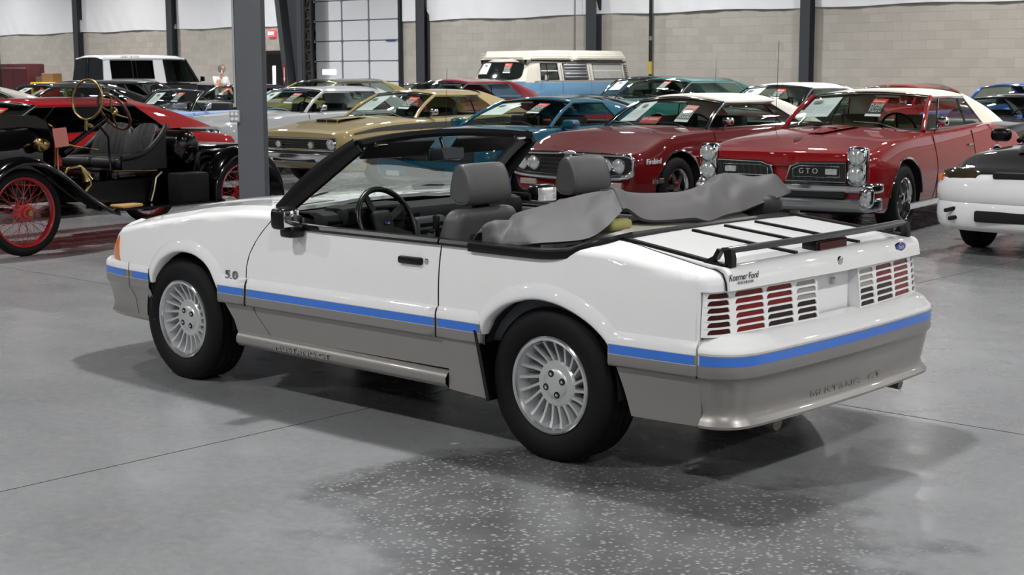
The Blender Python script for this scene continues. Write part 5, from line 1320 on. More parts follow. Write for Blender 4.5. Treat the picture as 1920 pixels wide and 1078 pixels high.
    C = classic('red_coupe', 'red car roof low against the block wall behind the cream topped car', (-10.6, 23.4), 0.0, .96, rd, A=(1.95, .74, .95), AT=(1.40, .63, 1.27), CT=(.1, .60, 1.28), CB=(-.9, .74, .98), zr=1.345, roofm=rd, pillar=rd); simple_front(C)
    dk = paint('charcoal_paint', '222326')
    C = classic('charcoal_coupe', 'charcoal fastback showing behind the red coupe with cream roof', (-5.4, 17.0), 0.0, .95, dk, A=(1.95, .74, .93), AT=(1.3, .61, 1.22), CT=(.2, .58, 1.24), CB=(-1.1, .72, .93), zr=1.29, roofm=dk, pillar=dk, trim=blk); simple_front(C)
    bl = paint('royal_blue_paint', '1c4f9c')
    C = classic('royal_blue_car', 'royal blue rounded car at the right edge', (-7.3, 21.5), 0.0, .92, bl, belt=1.0, nose=.95, cowl=1.08, deck=1.08, A=(1.75, .74, 1.08), AT=(1.4, .63, 1.38), CT=(.1, .60, 1.40), CB=(-.9, .74, 1.05), zr=1.46, roofm=bl, pillar=bl); simple_front(C)

def SN95():
    wh = white; bk = paint('gloss_black_paint', '0b0c0e')
    C = classic('two_tone_coupe', 'white nosed sports coupe with black hood at the right edge', (-1.37, 10.1), 3.0, .98, bk, wb=2.57, fo=.72, ro=1.1, W=.90, belt=.90, nose=.76, tail=.9, cowl=.98, deck=.95, A=(1.75, .74, .96), AT=(1.05, .58, 1.25), CT=(.2, .56, 1.27), CB=(-.7, .70, 1.0), zr=1.335, roofm=bk, pillar=bk, trim=blk, mirror_side=0)
    r = C.root; lf = C.lf+.14
    prof = [(-.16, .735), (-.05, .715), (.02, .68), (.055, .62), (.06, .56), (.05, .50), (.035, .48), (.05, .45), (.055, .36), (.04, .28), (0, .235), (-.1, .22)]
    path = catmull([(lf-.62, -.935), (lf-.45, -.93), (lf-.26, -.885), (lf-.14, -.78), (lf-.06, -.60), (lf-.02, -.35), (lf, 0), (lf-.02, .35), (lf-.06, .60), (lf-.14, .78), (lf-.26, .885), (lf-.45, .93), (lf-.62, .935)], 4)
    g = G(); n = len(path); rows = []
    for i, (l, w) in enumerate(path):
        a = Vector(path[max(0, i-1)]); b = Vector(path[min(n-1, i+1)]); t = (b-a).normalized(); o = Vector((t.y, -t.x)); rows.append([(l+o.x*d, w+o.y*d, z) for d, z in prof])
    g.grid(rows); fb = g.obj('front_bumper', wh, r, ang=60)
    hl = mat('smoked_headlamp', '4a4332', rough=.1, coat=1., metal=.4, noise=.5, nscale=15)
    for s in (1, -1):
        g = G(); pts = [(lf-.02, s*.50, .66), (lf-.13, s*.80, .65), (lf-.24, s*.90, .665), (lf-.30, s*.90, .74), (lf-.22, s*.78, .775), (lf-.10, s*.52, .75)]
        c = sum((Vector(p) for p in pts), Vector())/6+Vector((.05, s*.03, .01)); g.add([c]+pts+[(p[0]-.06, p[1]*.97, p[2]) for p in pts], [(0, i+1, (i+1) % 6+1) for i in range(6)]+[(i+1, i+7, (i+1) % 6+7, (i+1) % 6+1) for i in range(6)]); ho = g.obj('headlamp', hl, r, ang=70)
        g = G(); g.rbox((lf-.19, s*.875, .69), (.10, .04, .05), .015, 2); g.obj('corner_lamp', amber, ho)
        for z, y in ((.42, .70), (.35, .66)):
            g = G(); g.rbox((0, 0, 0), (.04, .16, .035), .012, 2, M=tr(lf-.040, s*y, z) @ rot('Z', -s*.42) @ rot('X', -s*.25)); g.obj('bumper_vent', blkm, fb)
        p = (1.60, s*.98, 1.0); g = G(); g.rbox(p, (.12, .20, .13), .05, 3); g.obj('door_mirror', blk, r, ang=60)
    g = G(); g.rbox((lf+.038, 0, .37), (.04, .95, .10), .02, 2); g.obj('lower_grille', blkm, fb)
    g = G(); g.rbox((lf-.062, 0, .725), (.10, .70, .06), .02, 2); g.obj('upper_grille', blkm, fb)
    for s in (1, -1):
        g = G(); g.grid([[(2.0, s*.30+.16*u, .965) for u in np.linspace(-1, 1, 7)], [(2.2, s*.30+.16*u, 1.015-.02*u*u) for u in np.linspace(-1, 1, 7)], [(2.55, s*.30+.13*u, .96-.02*u*u) for u in np.linspace(-1, 1, 7)], [(2.8, s*.30+.06*u, .90) for u in np.linspace(-1, 1, 7)]]); g.obj('hood_scoop', bk, r, ang=60)
GTO(); FIREBIRD(); TEAL(); GOLD(); OTHERS(); SN95()
# ================================================================ brass era roadster
def ROADSTER():
    bk = mat('roadster_black', '040405', rough=.12, spec=.5); red = mat('wheel_red', 'a01a22', rough=.35, coat=.6)
    th = math.radians(5.0)-PI/2
    t = empty('brass_era_roadster', (-9.0, 3.95, 0), th, 'black brass era roadster with red wire wheels and round monocle windshield', 'car'); t.scale = (1.02,)*3
    # wheels
    ty = G(); ty.lathe([(.38+.043*math.sin(a)-.043, .043*math.cos(a)) for a in np.linspace(0, 2*PI, 15)], 56); tm = ty.mesh('tyre', 60); tm.materials.append(rubber)
    rg = G(); rg.lathe([(.305, .032), (.300, .036), (.284, .024), (.280, 0), (.284, -.024), (.300, -.036), (.305, -.032)], 56); rg.lathe([(0, .085), (.05, .08), (.055, .05), (.075, .045), (.075, -.045), (.05, -.06), (0, -.06)], 24)
    rm = rg.mesh('wheel', 50); rm.materials.append(red)
    sg = G()
    for k in range(48):
        a = 2*PI*k/48; sgn = 1 if k % 2 else -1; z = .045 if (k//2) % 2 else -.040; b = a+sgn*.62
        sg.tube([(.073*math.cos(b), .073*math.sin(b), z), (.286*math.cos(a), .286*math.sin(a), .0)], .0026, 4, cap=False)
    sme = sg.mesh('spokes'); sme.materials.append(red)
    cg = G(); cg.lathe([(0, .115), (.025, .113), (.030, .10), (.030, .08)], 16); cme = cg.mesh('hub_cap', 40); cme.materials.append(brass)
    for cx in (0, 2.54):
        for s in (1, -1):
            w = bpy.data.objects.new('wheel', rm); COL.objects.link(w); w.parent = t; w.matrix_local = tr(cx, s*.72, .38) @ rot('X', -s*PI/2)
            for nm, me in (('tyre', tm), ('wire_spokes', sme), ('hub_cap', cme)):
                o = bpy.data.objects.new(nm, me); COL.objects.link(o); o.parent = w
                if nm == 'wire_spokes': tag(o, kind='stuff')
    # chassis, axles
    g = G()
    for s in (1, -1): g.box((1.2, s*.34, .52), (3.3, .05, .09))
    g.tube([(0, -.7, .38), (0, .7, .38)], .045, 8); g.tube([(2.54, -.7, .38), (2.54, .7, .38)], .025, 8); g.rbox((1.2, 0, .50), (2.0, .60, .10), .02, 1); g.obj('chassis', bk, t)
    # front fenders sweeping back to running boards
    for s in (1, -1):
        arc = [(2.54+.47*math.cos(a), .38+.47*math.sin(a)) for a in np.linspace(.05, 2.05, 12)]
        path = arc+[(2.14, .69), (1.98, .56), (1.84, .46), (1.70, .375), (1.60, .345)]
        rows = [[(l, s*y, z-c) for y, c in ((.56, .03), (.60, .0), (.70, -.012), (.80, .0), (.84, .03), (.845, .06))] for l, z in path]
        g = G(); g.grid(rows); f = g.obj('front_fender', bk, t, ang=60); m = f.modifiers.new('t', 'SOLIDIFY'); m.thickness = .008
        g = G(); g.rbox((.98, s*.70, .335), (1.30, .28, .022), .006, 1); g.obj('running_board', bk, t)
        arc = [(.0+.46*math.cos(a), .38+.46*math.sin(a)) for a in np.linspace(-.1, PI+.15, 16)]
        rows = [[(l, s*y, z-c) for y, c in ((.56, .03), (.60, .0), (.70, -.012), (.80, .0), (.84, .03), (.845, .06))] for l, z in arc]
        g = G(); g.grid(rows); f = g.obj('rear_fender', bk, t, ang=60); m = f.modifiers.new('t', 'SOLIDIFY'); m.thickness = .008
        # side valance between fender and hood
        g = G(); g.prism([(2.10, .42), (2.14, .70), (1.9, .62), (1.70, .40)], lambda l, z: (l, s*.50, z), lambda l, z: (l, s*.52, z)); g.obj('splash_apron', bk, t)
        g = G(); g.box((1.05, s*.52, .46), (1.36, .012, .24)); g.obj('side_apron', bk, t)
        # side lamps
        g = G(); g.lathe([(0, .075), (.045, .07), (.062, .055), (.066, .02), (.05, -.03), (.02, -.07), (0, -.075)], 20, M=tr(2.12, s*.46, .935) @ rot('Y', PI/2)); g.obj('cowl_lamp', brass, t, ang=60)
    g = G(); g.rbox((1.45, .76, .362), (.26, .17, .03), .02, 2, fn=lambda p: (p.x, p.y*(1+.25*p.x/.13), p.z)); g.obj('wooden_step', mat('step_wood', 'b08c54', rough=.5, noise=.15, nscale=20), t)
    # hood, radiator, cowl
    rows = []
    for l, w, h, zb in ((2.80, .27, 1.02, .60), (2.60, .29, 1.04, .60), (2.30, .33, 1.06, .60), (2.06, .37, 1.08, .60)):
        rows.append([(l, w*x, zb+(h-zb)*z) for x, z in ((1, 0), (1, .62), (.96, .78), (.7, .93), (.3, 1.0), (-.3, 1.0), (-.7, .93), (-.96, .78), (-1, .62), (-1, 0))])
    g = G(); g.grid(rows); g.cap(rows[0]); g.obj('engine_hood', bk, t, ang=40)
    g = G(); g.rbox((2.84, 0, .82), (.10, .56, .52), .05, 3); g.obj('radiator', brass, t)
    g = G(); g.strip([(2.02, .42*x, .58+.55*z) for x, z in ((1, 0), (1, .72), (.85, .93), (.5, 1.0), (-.5, 1.0), (-.85, .93), (-1, .72), (-1, 0))], [(-.06, -.008), (.06, -.008), (.06, .008), (-.06, .008)], up=(1, 0, 0)); g.obj('cowl_band', bk, t)
    g = G(); g.prism([(.42, .56), (.42, .98), (.36, 1.09), (.21, 1.13), (-.21, 1.13), (-.36, 1.09), (-.42, .98), (-.42, .56)], lambda y, z: (2.00, y, z), lambda y, z: (1.97, y, z)); g.obj('firewall', bk, t)
    g = G(); g.tube([(1.95, .43, .55), (1.95, .43, .98), (1.95, .37, 1.09), (1.95, .22, 1.14), (1.95, -.22, 1.14), (1.95, -.37, 1.09), (1.95, -.43, .98)], .012, 6); g.obj('brass_edge', brass, t)
    g = G(); g.tube([(1.95, .43, .96), (1.72, .40, .90), (1.45, .36, .86)], .009, 6); g.obj('brass_rod', brass, t)
    g = G(); g.box((0, 0, 0), (.004, .12, .17), M=tr(1.98, .53, 1.0) @ rot('X', .2) @ rot('Z', 1.1)); tg = g.obj('price_tag', mat('pink_tag', 'd8897c', rough=.6), None)
    tg.matrix_world = (tr(-9.0, 3.95, 0) @ rot('Z', th) @ Matrix.Scale(1.02, 4)); tag(tg, 'pink paper tag hanging on the cowl of the black roadster', 'tag')
    # horn with brass tube loop
    g = G(); g.tube([(1.90, .50, .56), (1.98, .54, .64), (1.94, .55, .72), (1.80, .55, .735), (1.70, .55, .66), (1.70, .56, .56), (1.76, .56, .50)], .012, 7); g.tube([(1.80, .55, .735), (1.76, .56, .66), (1.74, .57, .60)], [.012, .03, .055], 12); g.obj('bulb_horn', brass, t, ang=60)
    # steering column, wheel
    c0, c1 = Vector((1.80, .30, .86)), Vector((1.22, .30, 1.20)); ax = (c1-c0).normalized()
    g = G(); g.tube([c0, c1], .024, 10); g.tube([c0-ax*.02, c0+ax*.10], .055, 12); g.obj('steering_column', bk, t, ang=50)
    Ms = tr(*c1) @ ax.to_track_quat('Z', 'Y').to_matrix().to_4x4()
    g = G(); g.tube([(.195*math.cos(a), .195*math.sin(a), .02) for a in np.linspace(0, 2*PI, 37)[:-1]], .014, 8, closed=True, M=Ms); sw = g.obj('steering_wheel', mat('wheel_wood', '3a2216', rough=.3, coat=.6), t, ang=60)
    for k in range(4):
        g = G(); a = k*PI/2+.4; g.tube([(0, 0, 0), (.10*math.cos(a), .10*math.sin(a), .0), (.19*math.cos(a), .19*math.sin(a), .02)], .009, 6, M=Ms); g.obj('spoke', brass, sw)
    g = G(); g.lathe([(0, .05), (.03, .045), (.045, .02), (.045, -.04)], 16, M=Ms); g.obj('hub', brass, sw, ang=50)
    # monocle windshield
    mc = Vector((1.50, .30, 1.325)); Mm = tr(*mc) @ rot('Z', .15) @ rot('Y', PI/2-.12)
    g = G(); g.tube([(.185*math.cos(a), .185*math.sin(a), 0) for a in np.linspace(0, 2*PI, 41)[:-1]], .012, 8, closed=True, M=Mm); mw = g.obj('monocle_windshield', brass, t, ang=60)
    g = G(); g.lathe([(0, .002), (.180, .002)], 40, M=Mm); g.obj('monocle_glass', glass('monocle_glass', 'd8dcdc', .22), mw)
    g = G(); g.tube([(1.52, .30, 1.14), (1.53, .30, 1.05), (1.50, .30, 1.02)], .016, 8); g.tube([(1.50, .30, 1.09), (1.44, .30, 1.06)], .022, 8); g.obj('bracket', brass, mw)
    g = G(); g.tube([(1.40, .30, 1.10), (1.36, .40, .98), (1.36, .42, .62)], .011, 6); g.obj('lever', bk, t)
    # seats: two tufted backs, cushion, curved arms
    lea = mat('black_leather', '0d0d0f', rough=.45, noise=.1, bump=.15, bscale=60, spec=.35)
    for y0 in (.22, -.22):
        g = G(); rows = []
        for k in range(23):
            u = -1+2*k/22; y = y0+.225*u; hgt = 1.085-.10*abs(u)**3; rib = .020*abs(math.sin(u*PI*3.0))
            curve = .12*u*u*(1 if y0*u > 0 else .25)
            rows.append([(.84-.12*tt+curve+rib*(1-.4*tt)+.02*math.sin(PI*tt), y, .70+(hgt-.70)*tt) for tt in np.linspace(0, 1, 8)]+[(.68+curve, y, hgt-.02), (.72+curve, y, .68)])
        g.grid(rows); g.obj('seat_back', lea, t, ang=70)
        g = G(); g.rbox((1.06, y0, .72), (.48, .435, .12), .05, 3); g.obj('seat_cushion', lea, t, ang=60)
    for s in (1, -1):
        pts = catmull([(1.26, s*.455, .775), (1.12, s*.47, .79), (.98, s*.475, .83), (.85, s*.47, .92), (.74, s*.455, 1.02), (.70, s*.43, 1.06)], 5)
        g = G(); g.tube(pts, .030, 8); g.grid([pts, [(x, y*1.01, .66) for x, y, z in pts]]); g.obj('seat_arm', lea, t, ang=60)
    g = G(); g.rbox((1.10, 0, .62), (.56, .92, .12), .03, 2); g.obj('seat_box', bk, t)
    g = G(); g.tube([(1.38, .47, .66), (.86, .47, .64)], .008, 6); g.obj('brass_strip', brass, t)
    # tank drum, rear deck, toolbox, levers
    g = G(); g.lathe([(0, -.46), (.13, -.46), (.155, -.44), (.155, .44), (.13, .46), (.10, .455), (0, .46)], 32, M=tr(.46, 0, .85) @ rot('X', PI/2)); g.obj('fuel_tank', bk, t, ang=40)
    g = G(); g.rbox((-.05, 0, .70), (.80, .90, .30), .06, 3); g.obj('rear_deck', bk, t, ang=50)
    g = G(); g.rbox((.67, .70, .47), (.34, .22, .30), .02, 2); g.obj('tool_box', mat('box_black', '050506', rough=.7, spec=.25), t)
    g = G(); g.tube([(1.00, .54, .36), (.96, .54, .46), (.93, .54, .58), (.86, .54, .63)], .010, 6); g.obj('brake_lever', mat('lever_nickel', 'b0a890', rough=.3, metal=.9), t)
    for x in (1.34, 1.55):
        g = G(); g.lathe([(0, .06), (.05, .055), (.06, 0), (.05, -.05), (0, -.055)], 16, M=tr(x, .42, .60)); g.obj('carbide_generator', bk, t, ang=60)
    return t
ROADSTER()

# ================================================================ off-roader with white hard top, seen from behind
def OFFROADER():
    bk = paint('offroad_black', '15161a'); wt = paint('hardtop_white', 'd9dade')
    th = math.radians(176.5)-PI/2; s_ = 1.08
    t = empty('off_roader', (-31.86, 18.03, 0), th, 'black off-roader with white hard top and large side windows', 'car', s=s_)
    g = G(); g.rbox((.55, 0, .85), (2.7, 1.66, .66), .05, 3); g.obj('body_tub', bk, t, ang=50)
    rows = []
    for l, w, z in ((1.85, .72, 1.20), (2.2, .70, 1.19), (2.7, .68, 1.17), (3.05, .66, 1.13), (3.12, .64, 1.05)):
        rows.append([(l, w*u, z-.05*abs(u)**4) for u in np.linspace(-1, 1, 11)]+[(l, -w, .55), (l, w, .55)][::-1][::-1])
    g = G(); g.grid([r[:11] for r in rows]); g.rbox((2.5, 0, .85), (1.26, 1.42, .58), .05, 2); g.obj('hood', bk, t, ang=50)
    for s in (1, -1):
        for cx in (0., 2.6):
            g = G(); rr = [[(cx+.5*math.cos(a)*k, s*y, .42+.46*math.sin(a)*k) for a in np.linspace(-.1, PI+.1, 14)] for y, k in ((.70, 1), (.90, 1), (.91, .93))]; g.grid(rr); g.obj('fender_flare', bk, t, ang=60)
    put_wheels(t, 2.6, .74, .37)
    # white top: roof, corner posts, window panels built as frames
    A, B = -.74, 1.62; z0, z1, zr = 1.20, 1.80, 1.90
    def wz(z): return .80-.11*(z-z0)/(z1-z0)
    rows = []
    for l, dz in ((A-.0, -.03), (A+.1, 0), (.3, .02), (1.2, .015), (B-.12, 0), (B, -.03)):
        rows.append([(l, .71*u, zr+dz-.085*abs(u)**3.2) for u in np.linspace(-1, 1, 15)]+[])
    g = G(); g.grid(rows); ro = g.obj('hard_top_roof', wt, t, ang=60); m = ro.modifiers.new('t', 'SOLIDIFY'); m.thickness = .04; m.offset = -1
    for s in (1, -1):
        def P(l, z): return (l, s*wz(z), z)
        def Q(l, z): return (l, s*(wz(z)-.04), z)
        for nm, poly in (('rear_post', [(-.78, z0), (-.56, z0), (-.56, z1), (-.72, z1+.03)]), ('lower_rail', [(-.56, z0), (.98, z0), (.98, 1.30), (-.56, 1.30)]), ('upper_rail', [(-.56, 1.775), (1.6, 1.775), (1.58, 1.84), (-.70, 1.84)]), ('centre_post', [(.66, 1.30), (.98, 1.30), (.94, 1.78), (.66, 1.78)])):
            g = G(); g.prism(poly, P, Q); g.obj(nm, wt, t)
        g = G(); g.prism([(-.56, 1.30), (.66, 1.30), (.66, 1.775), (-.56, 1.775)], lambda l, z: (l, s*(wz(z)-.018), z), lambda l, z: (l, s*(wz(z)-.024), z)); sw = g.obj('side_window', glass('shaded_cabin_glass', '2c3230', .05), t)  # dark tint imitates the unlit interior behind the glass
        g = G(); fr = [P(l, z) for l, z in ((-.55, 1.31), (.65, 1.31), (.65, 1.77), (-.55, 1.77))]; g.tube(fr, .014, 6, closed=True); g.tube([P(.04, 1.31), P(.04, 1.77)], .02, 6); g.tube([P(.16, 1.31), P(.16, 1.77)], .012, 6); g.obj('window_frame', blk, sw)
        g = G(); g.prism([(.98, 1.24), (1.90, 1.24), (1.60, 1.775), (.95, 1.775)], lambda l, z: (l, s*(wz(z)-.018), z), lambda l, z: (l, s*(wz(z)-.024), z)); dw = g.obj('door_window', glass('offroad_door_glass', '6a7472', .05), t)  # door glass tint also darkened in place of interior shade
        g = G(); g.tube([P(.98, 1.23), P(1.90, 1.23), P(1.62, 1.78), P(.95, 1.78)], .02, 6, closed=True); g.obj('door_frame', bk, dw)
        g = G(); g.tube([(1.92, s*.80, 1.22), (1.60, s*.69, 1.80)], .035, 8); g.obj('windshield_pillar', bk, t)
        g = G(); g.rbox((1.95, s*.95, 1.30), (.05, .16, .13), .02, 2); g.tube([(1.95, s*.82, 1.22), (1.95, s*.92, 1.28)], .012, 6); g.obj('door_mirror', blk, t)
        # rear doors: dark glass in the back face
        g = G(); g.prism([(s*.05, 1.12), (s*.74, 1.12), (s*.66, 1.80), (s*.05, 1.80)], lambda y, z: (-.795+.10*(z-1.2), y, z), lambda y, z: (-.82+.10*(z-1.2), y, z)); g.obj('rear_window', mat('dark_glass', '14181a', rough=.08, coat=1.), t)
        g = G(); g.tube([(-.825, s*.04, 1.12), (-.76, s*.04, 1.80)], .02, 6); g.obj('rear_door_frame', bk, t)
        g = G(); g.rbox((1.1, s*.80, 1.255), (.10, .012, .02), .004, 1); g.obj('side_badge', blk, t)
    g = G(); g.grid([[(1.92+.03*(1-u*u), .80*u, 1.22) for u in np.linspace(-1, 1, 9)], [(1.60+.03*(1-u*u), .69*u, 1.80) for u in np.linspace(-1, 1, 9)]]); g.obj('windshield', tintg, t)
    for y in (.38, -.38):
        g = G(); g.rbox((.95, y, 1.15), (.14, .46, .62), .05, 2); g.rbox((.93, y, 1.54), (.10, .26, .18), .04, 2); g.obj('seat', darkin, t)
    g = G(); g.box((.5, 0, 1.19), (2.4, 1.5, .02)); g.obj('floor_pan', darkin, t)
    g = G(); Ms = tr(1.45, -.38, 1.30) @ rot('Y', PI/2+.4); g.tube([(.19*math.cos(a), .19*math.sin(a), 0) for a in np.linspace(0, 2*PI, 21)[:-1]], .014, 6, closed=True, M=Ms); g.obj('steering_wheel', blk, t)
    for s in (1, -1): text('LAND CRUISER', .085, mat('letter_dark', '2a2c30', rough=.5), t, (.02, s*.690, 1.852), (-s, 0, 0), (0, -s*.5, 1), .002, sx=.92)
OFFROADER()

# ================================================================ camper van
def CAMPER():
    wt = paint('van_cream', 'd3d0c4'); bl = paint('van_sky_blue', '6f9cc0')
    t = empty('camper_van', (-19.65, 23.0, 0), math.radians(1.0)-PI/2, 'sky blue and cream camper van with pop-top roof and louvred windows', 'car')
    belt = 1.36
    # body shell by rings (l, half width, front rake handled per ring)
    def ring(l, k=1., lo=.35):
        pr = [(.80, lo), (.86, .60), (.865, .95), (.855, belt-.03), (.845, belt), (.80, 1.60), (.755, 1.78), (.70, 1.85), (.45, 1.89), (0, 1.90)]
        return [(w*k, z) for w, z in pr]
    st = [(-1.18, .90), (-1.10, .97), (-.9, 1.), (2.35, 1.), (2.62, .985), (2.78, .95)]
    rows = []
    for l, k in st:
        h = ring(l, k); row = []
        for w, z in h:
            rk = 0
            if l > 2.3: rk = -(z-belt)*.55*(l-2.3)/.48 if z > belt else 0
            if l < -1: rk = (z-belt)*.18 if z > belt else 0
            row.append((l+rk, w, z))
        rows.append(row+[(x, -w, z) for x, w, z in reversed(row[:-1])])
    g = G(); g.grid(rows, mf=lambda i, j: 0 if (j < 3 or j > 14) else 1); g.cap(rows[0], 0)
    c = rows[-1]; front = [(x+.10*(1-(w/.8)**2), w, z) for x, w, z in c]
    # rounded nose
    def nose(k, d): return [(x+d*(1-(w/.86)**2), w*k, z if z < belt else belt) for x, w, z in c]
    nrows = [[(x, w, min(z, belt)) for x, w, z in c], [(x+.07, w*.97, min(z, belt)) for x, w, z in c], [(x+.13, w*.90, min(z, belt)) for x, w, z in c], [(x+.17, w*.6, min(z, belt)) for x, w, z in c]]
    g.grid(nrows, 0); g.cap(nrows[-1], 0)
    g.obj('body', [bl, wt], t, ang=50)
    # windscreen surround and glass, wrapped in plan
    def F(u, v, o=0):
        z = belt+.02+.44*v; w = (.845-.10*v)*.955*u; return Vector((2.955-.02-.26*v-.19*abs(u)**2.6+o, w, z))
    g = G(); g.grid([[F(u, v) for u in np.linspace(-1, 1, 17)] for v in np.linspace(-.08, 1.12, 7)]); g.obj('windshield_surround', wt, t, ang=70)
    ov = [(.85*math.copysign(min(1, abs(math.cos(a))**.35), math.cos(a)), .5+.44*math.copysign(abs(math.sin(a))**.45, math.sin(a))) for a in np.linspace(0, 2*PI, 41)[:-1]]
    g = G(); cpt = F(0, .5, .02); pts = [F(u, v, .012) for u, v in ov]
    rws = [[F(u*k, .5+(v-.5)*k, .014) for u, v in ov] for k in (1, .75, .5, .25, .02)]
    g.grid(rws, cu=True); ws = g.obj('windshield', mat('van_dark_glass', '1b211f', rough=.06, coat=1.), t, ang=70)
    g = G(); g.tube(pts, .014, 6, closed=True); g.obj('windshield_seal', blk, ws)
    for y in (.3, -.25):
        g = G(); g.tube([F(y, .02, .03), F(y+.25, .14, .03), F(y+.5, .12, .03)], .006, 5); g.obj('wiper', blk, t)
    for s in (1, -1):
        def S(l, z, o=.0): return (l, s*(.845-.09*(z-belt)/.42+o), z)
        wins = (('cab_window', 1.62, 2.28, mat('van_dark_glass')), ('louvred_window', .52, 1.42, mat('louvre_glass', '8d9094', rough=.25, coat=.5)), ('curtained_window', -.85, .30, mat('curtain_glass', 'a9aaa6', rough=.3, coat=.8, noise=.25, nscale=14)))
        for nm, a, b, m in wins:
            poly = [(a, 1.40), (b, 1.40), (b-(.06 if nm == 'cab_window' else 0), 1.76), (a, 1.76)]
            g = G(); g.prism(poly, lambda l, z: S(l, z, .006), lambda l, z: S(l, z, -.02)); wo = g.obj(nm, m, t)
            g = G(); g.tube([S(l, z, .008) for l, z in poly], .016, 6, closed=True); g.obj('window_seal', blk if nm != 'curtained_window' else mat('seal_gray', '5a5a58', rough=.6), wo)
            if nm == 'louvred_window':
                for k in range(5):
                    z = 1.435+.068*k; g = G(); g.add([S(a+.03, z, .03), S(b-.03, z, .03), S(b-.03, z+.062, .010), S(a+.03, z+.062, .010)], [(0, 1, 2, 3)]); q = g.obj('louvre_pane', mat('louvre_pane', 'a6a8ac', rough=.2, coat=.6), wo); so = q.modifiers.new('t', 'SOLIDIFY'); so.thickness = .006
            if nm == 'cab_window':
                g = G(); g.tube([S(2.02, 1.40, .012), S(2.00, 1.76, .012)], .010, 5); g.obj('quarter_light_bar', chrome, wo)
        for k in range(8):
            g = G(); z = 1.42+.042*k; g.rbox((-1.02+.03*(z-belt), s*(.845-.09*(z-belt)/.42), z), (.16, .03, .018), .006, 1); g.obj('air_vent', mat('vent_dark', '3a2c24', rough=.6), t)
        g = G(); g.strip([S(-1.15, belt, .004), S(2.5, belt, .004)], [(-.006, -.012), (.006, -.012), (.006, .012), (-.006, .012)]); g.obj('belt_trim', mat('van_trim', 'cfd2d4', rough=.3, metal=.5), t)
        g = G(); g.tube([(2.28, s*.86, 1.33), (2.26, s*.98, 1.40)], .010, 6); g.rbox((2.25, s*.99, 1.43), (.03, .10, .15), .02, 2); g.obj('door_mirror', chrome, t)
        g = G(); headlamp(g, (2.95, s*.58, .82), .10); g.obj('headlamp', [chrome, lens], t, ang=50)
    for l, nm in ((1.50, 'door_seam'), (.42, 'door_seam')):
        for s in (1, -1):
            g = G(); g.tube([(l, s*.868, .6), (l, s*.868, .95), (l, s*.858, belt), (l, s*.775, 1.74)], .006, 4); g.obj(nm, mat('seam_dark', '6a7278', rough=.6), t)
    # roof: gutter and pop top in two pieces
    g = G(); g.tube([(2.50, .70, 1.83), (1.0, .765, 1.81), (-1.05, .765, 1.80)], .016, 6); g.tube([(2.50, -.70, 1.83), (1.0, -.765, 1.81), (-1.05, -.765, 1.80)], .016, 6); g.tube([(2.50, .70, 1.83), (2.60, .4, 1.86), (2.62, 0, 1.875), (2.60, -.4, 1.86), (2.50, -.70, 1.83)], .016, 6); g.obj('rain_gutter', mat('gutter_dark', '24262a', rough=.5), t)
    def top(a, b, ra, rb, nm):
        rws = []
        for l, dz, k in ((a, ra, .96), (a+.12, 0 if ra == 0 else -.01, 1), ((a+b)/2, 0, 1), (b-.12, 0 if rb == 0 else -.02, 1), (b, rb, .92)):
            rws.append([(l, .77*k*u, 2.07+dz-(.0 if abs(u) < .8 else (abs(u)-.8)*.9)) for u in (-.98, -.9, -.8, -.4, 0, .4, .8, .9, .98)])
        lo = [[(x, y*1.02, 1.85) for x, y, z in (rws[i][0], rws[i][-1])] for i in range(5)]
        rws2 = [[lo[i][0]]+rws[i]+[lo[i][1]] for i in range(5)]
        g = G(); g.grid(rws2); g.cap(rws2[0]); g.cap(rws2[-1]); o = g.obj(nm, wt, t, ang=30)
        for s in (1, -1):
            for z in (1.93, 1.99):
                q = G(); q.tube([(a+.1, s*.79, z), (b-.1, s*.79, z)], .006, 4); q.obj('roof_rib', wt, o)
    top(-1.10, .98, 0, 0, 'pop_top'); top(1.01, 2.62, 0, -.16, 'luggage_tray')
    put_wheels(t, 2.4, .70, .33)
    C = Car(); C.root = t; C.M = tr(-19.65, 23.0, 0) @ rot('Z', math.radians(1.0)-PI/2)
    C.WS = lambda u, v: F(u, v, 0)
    sheet(C, -.82, -.40, .30, .86, 'white information sheet in windshield of the camper van', off=-.024)
    card(C, .22, .48, .36, .86, 'red do not touch card in windshield of the camper van', off=-.024)
CAMPER()

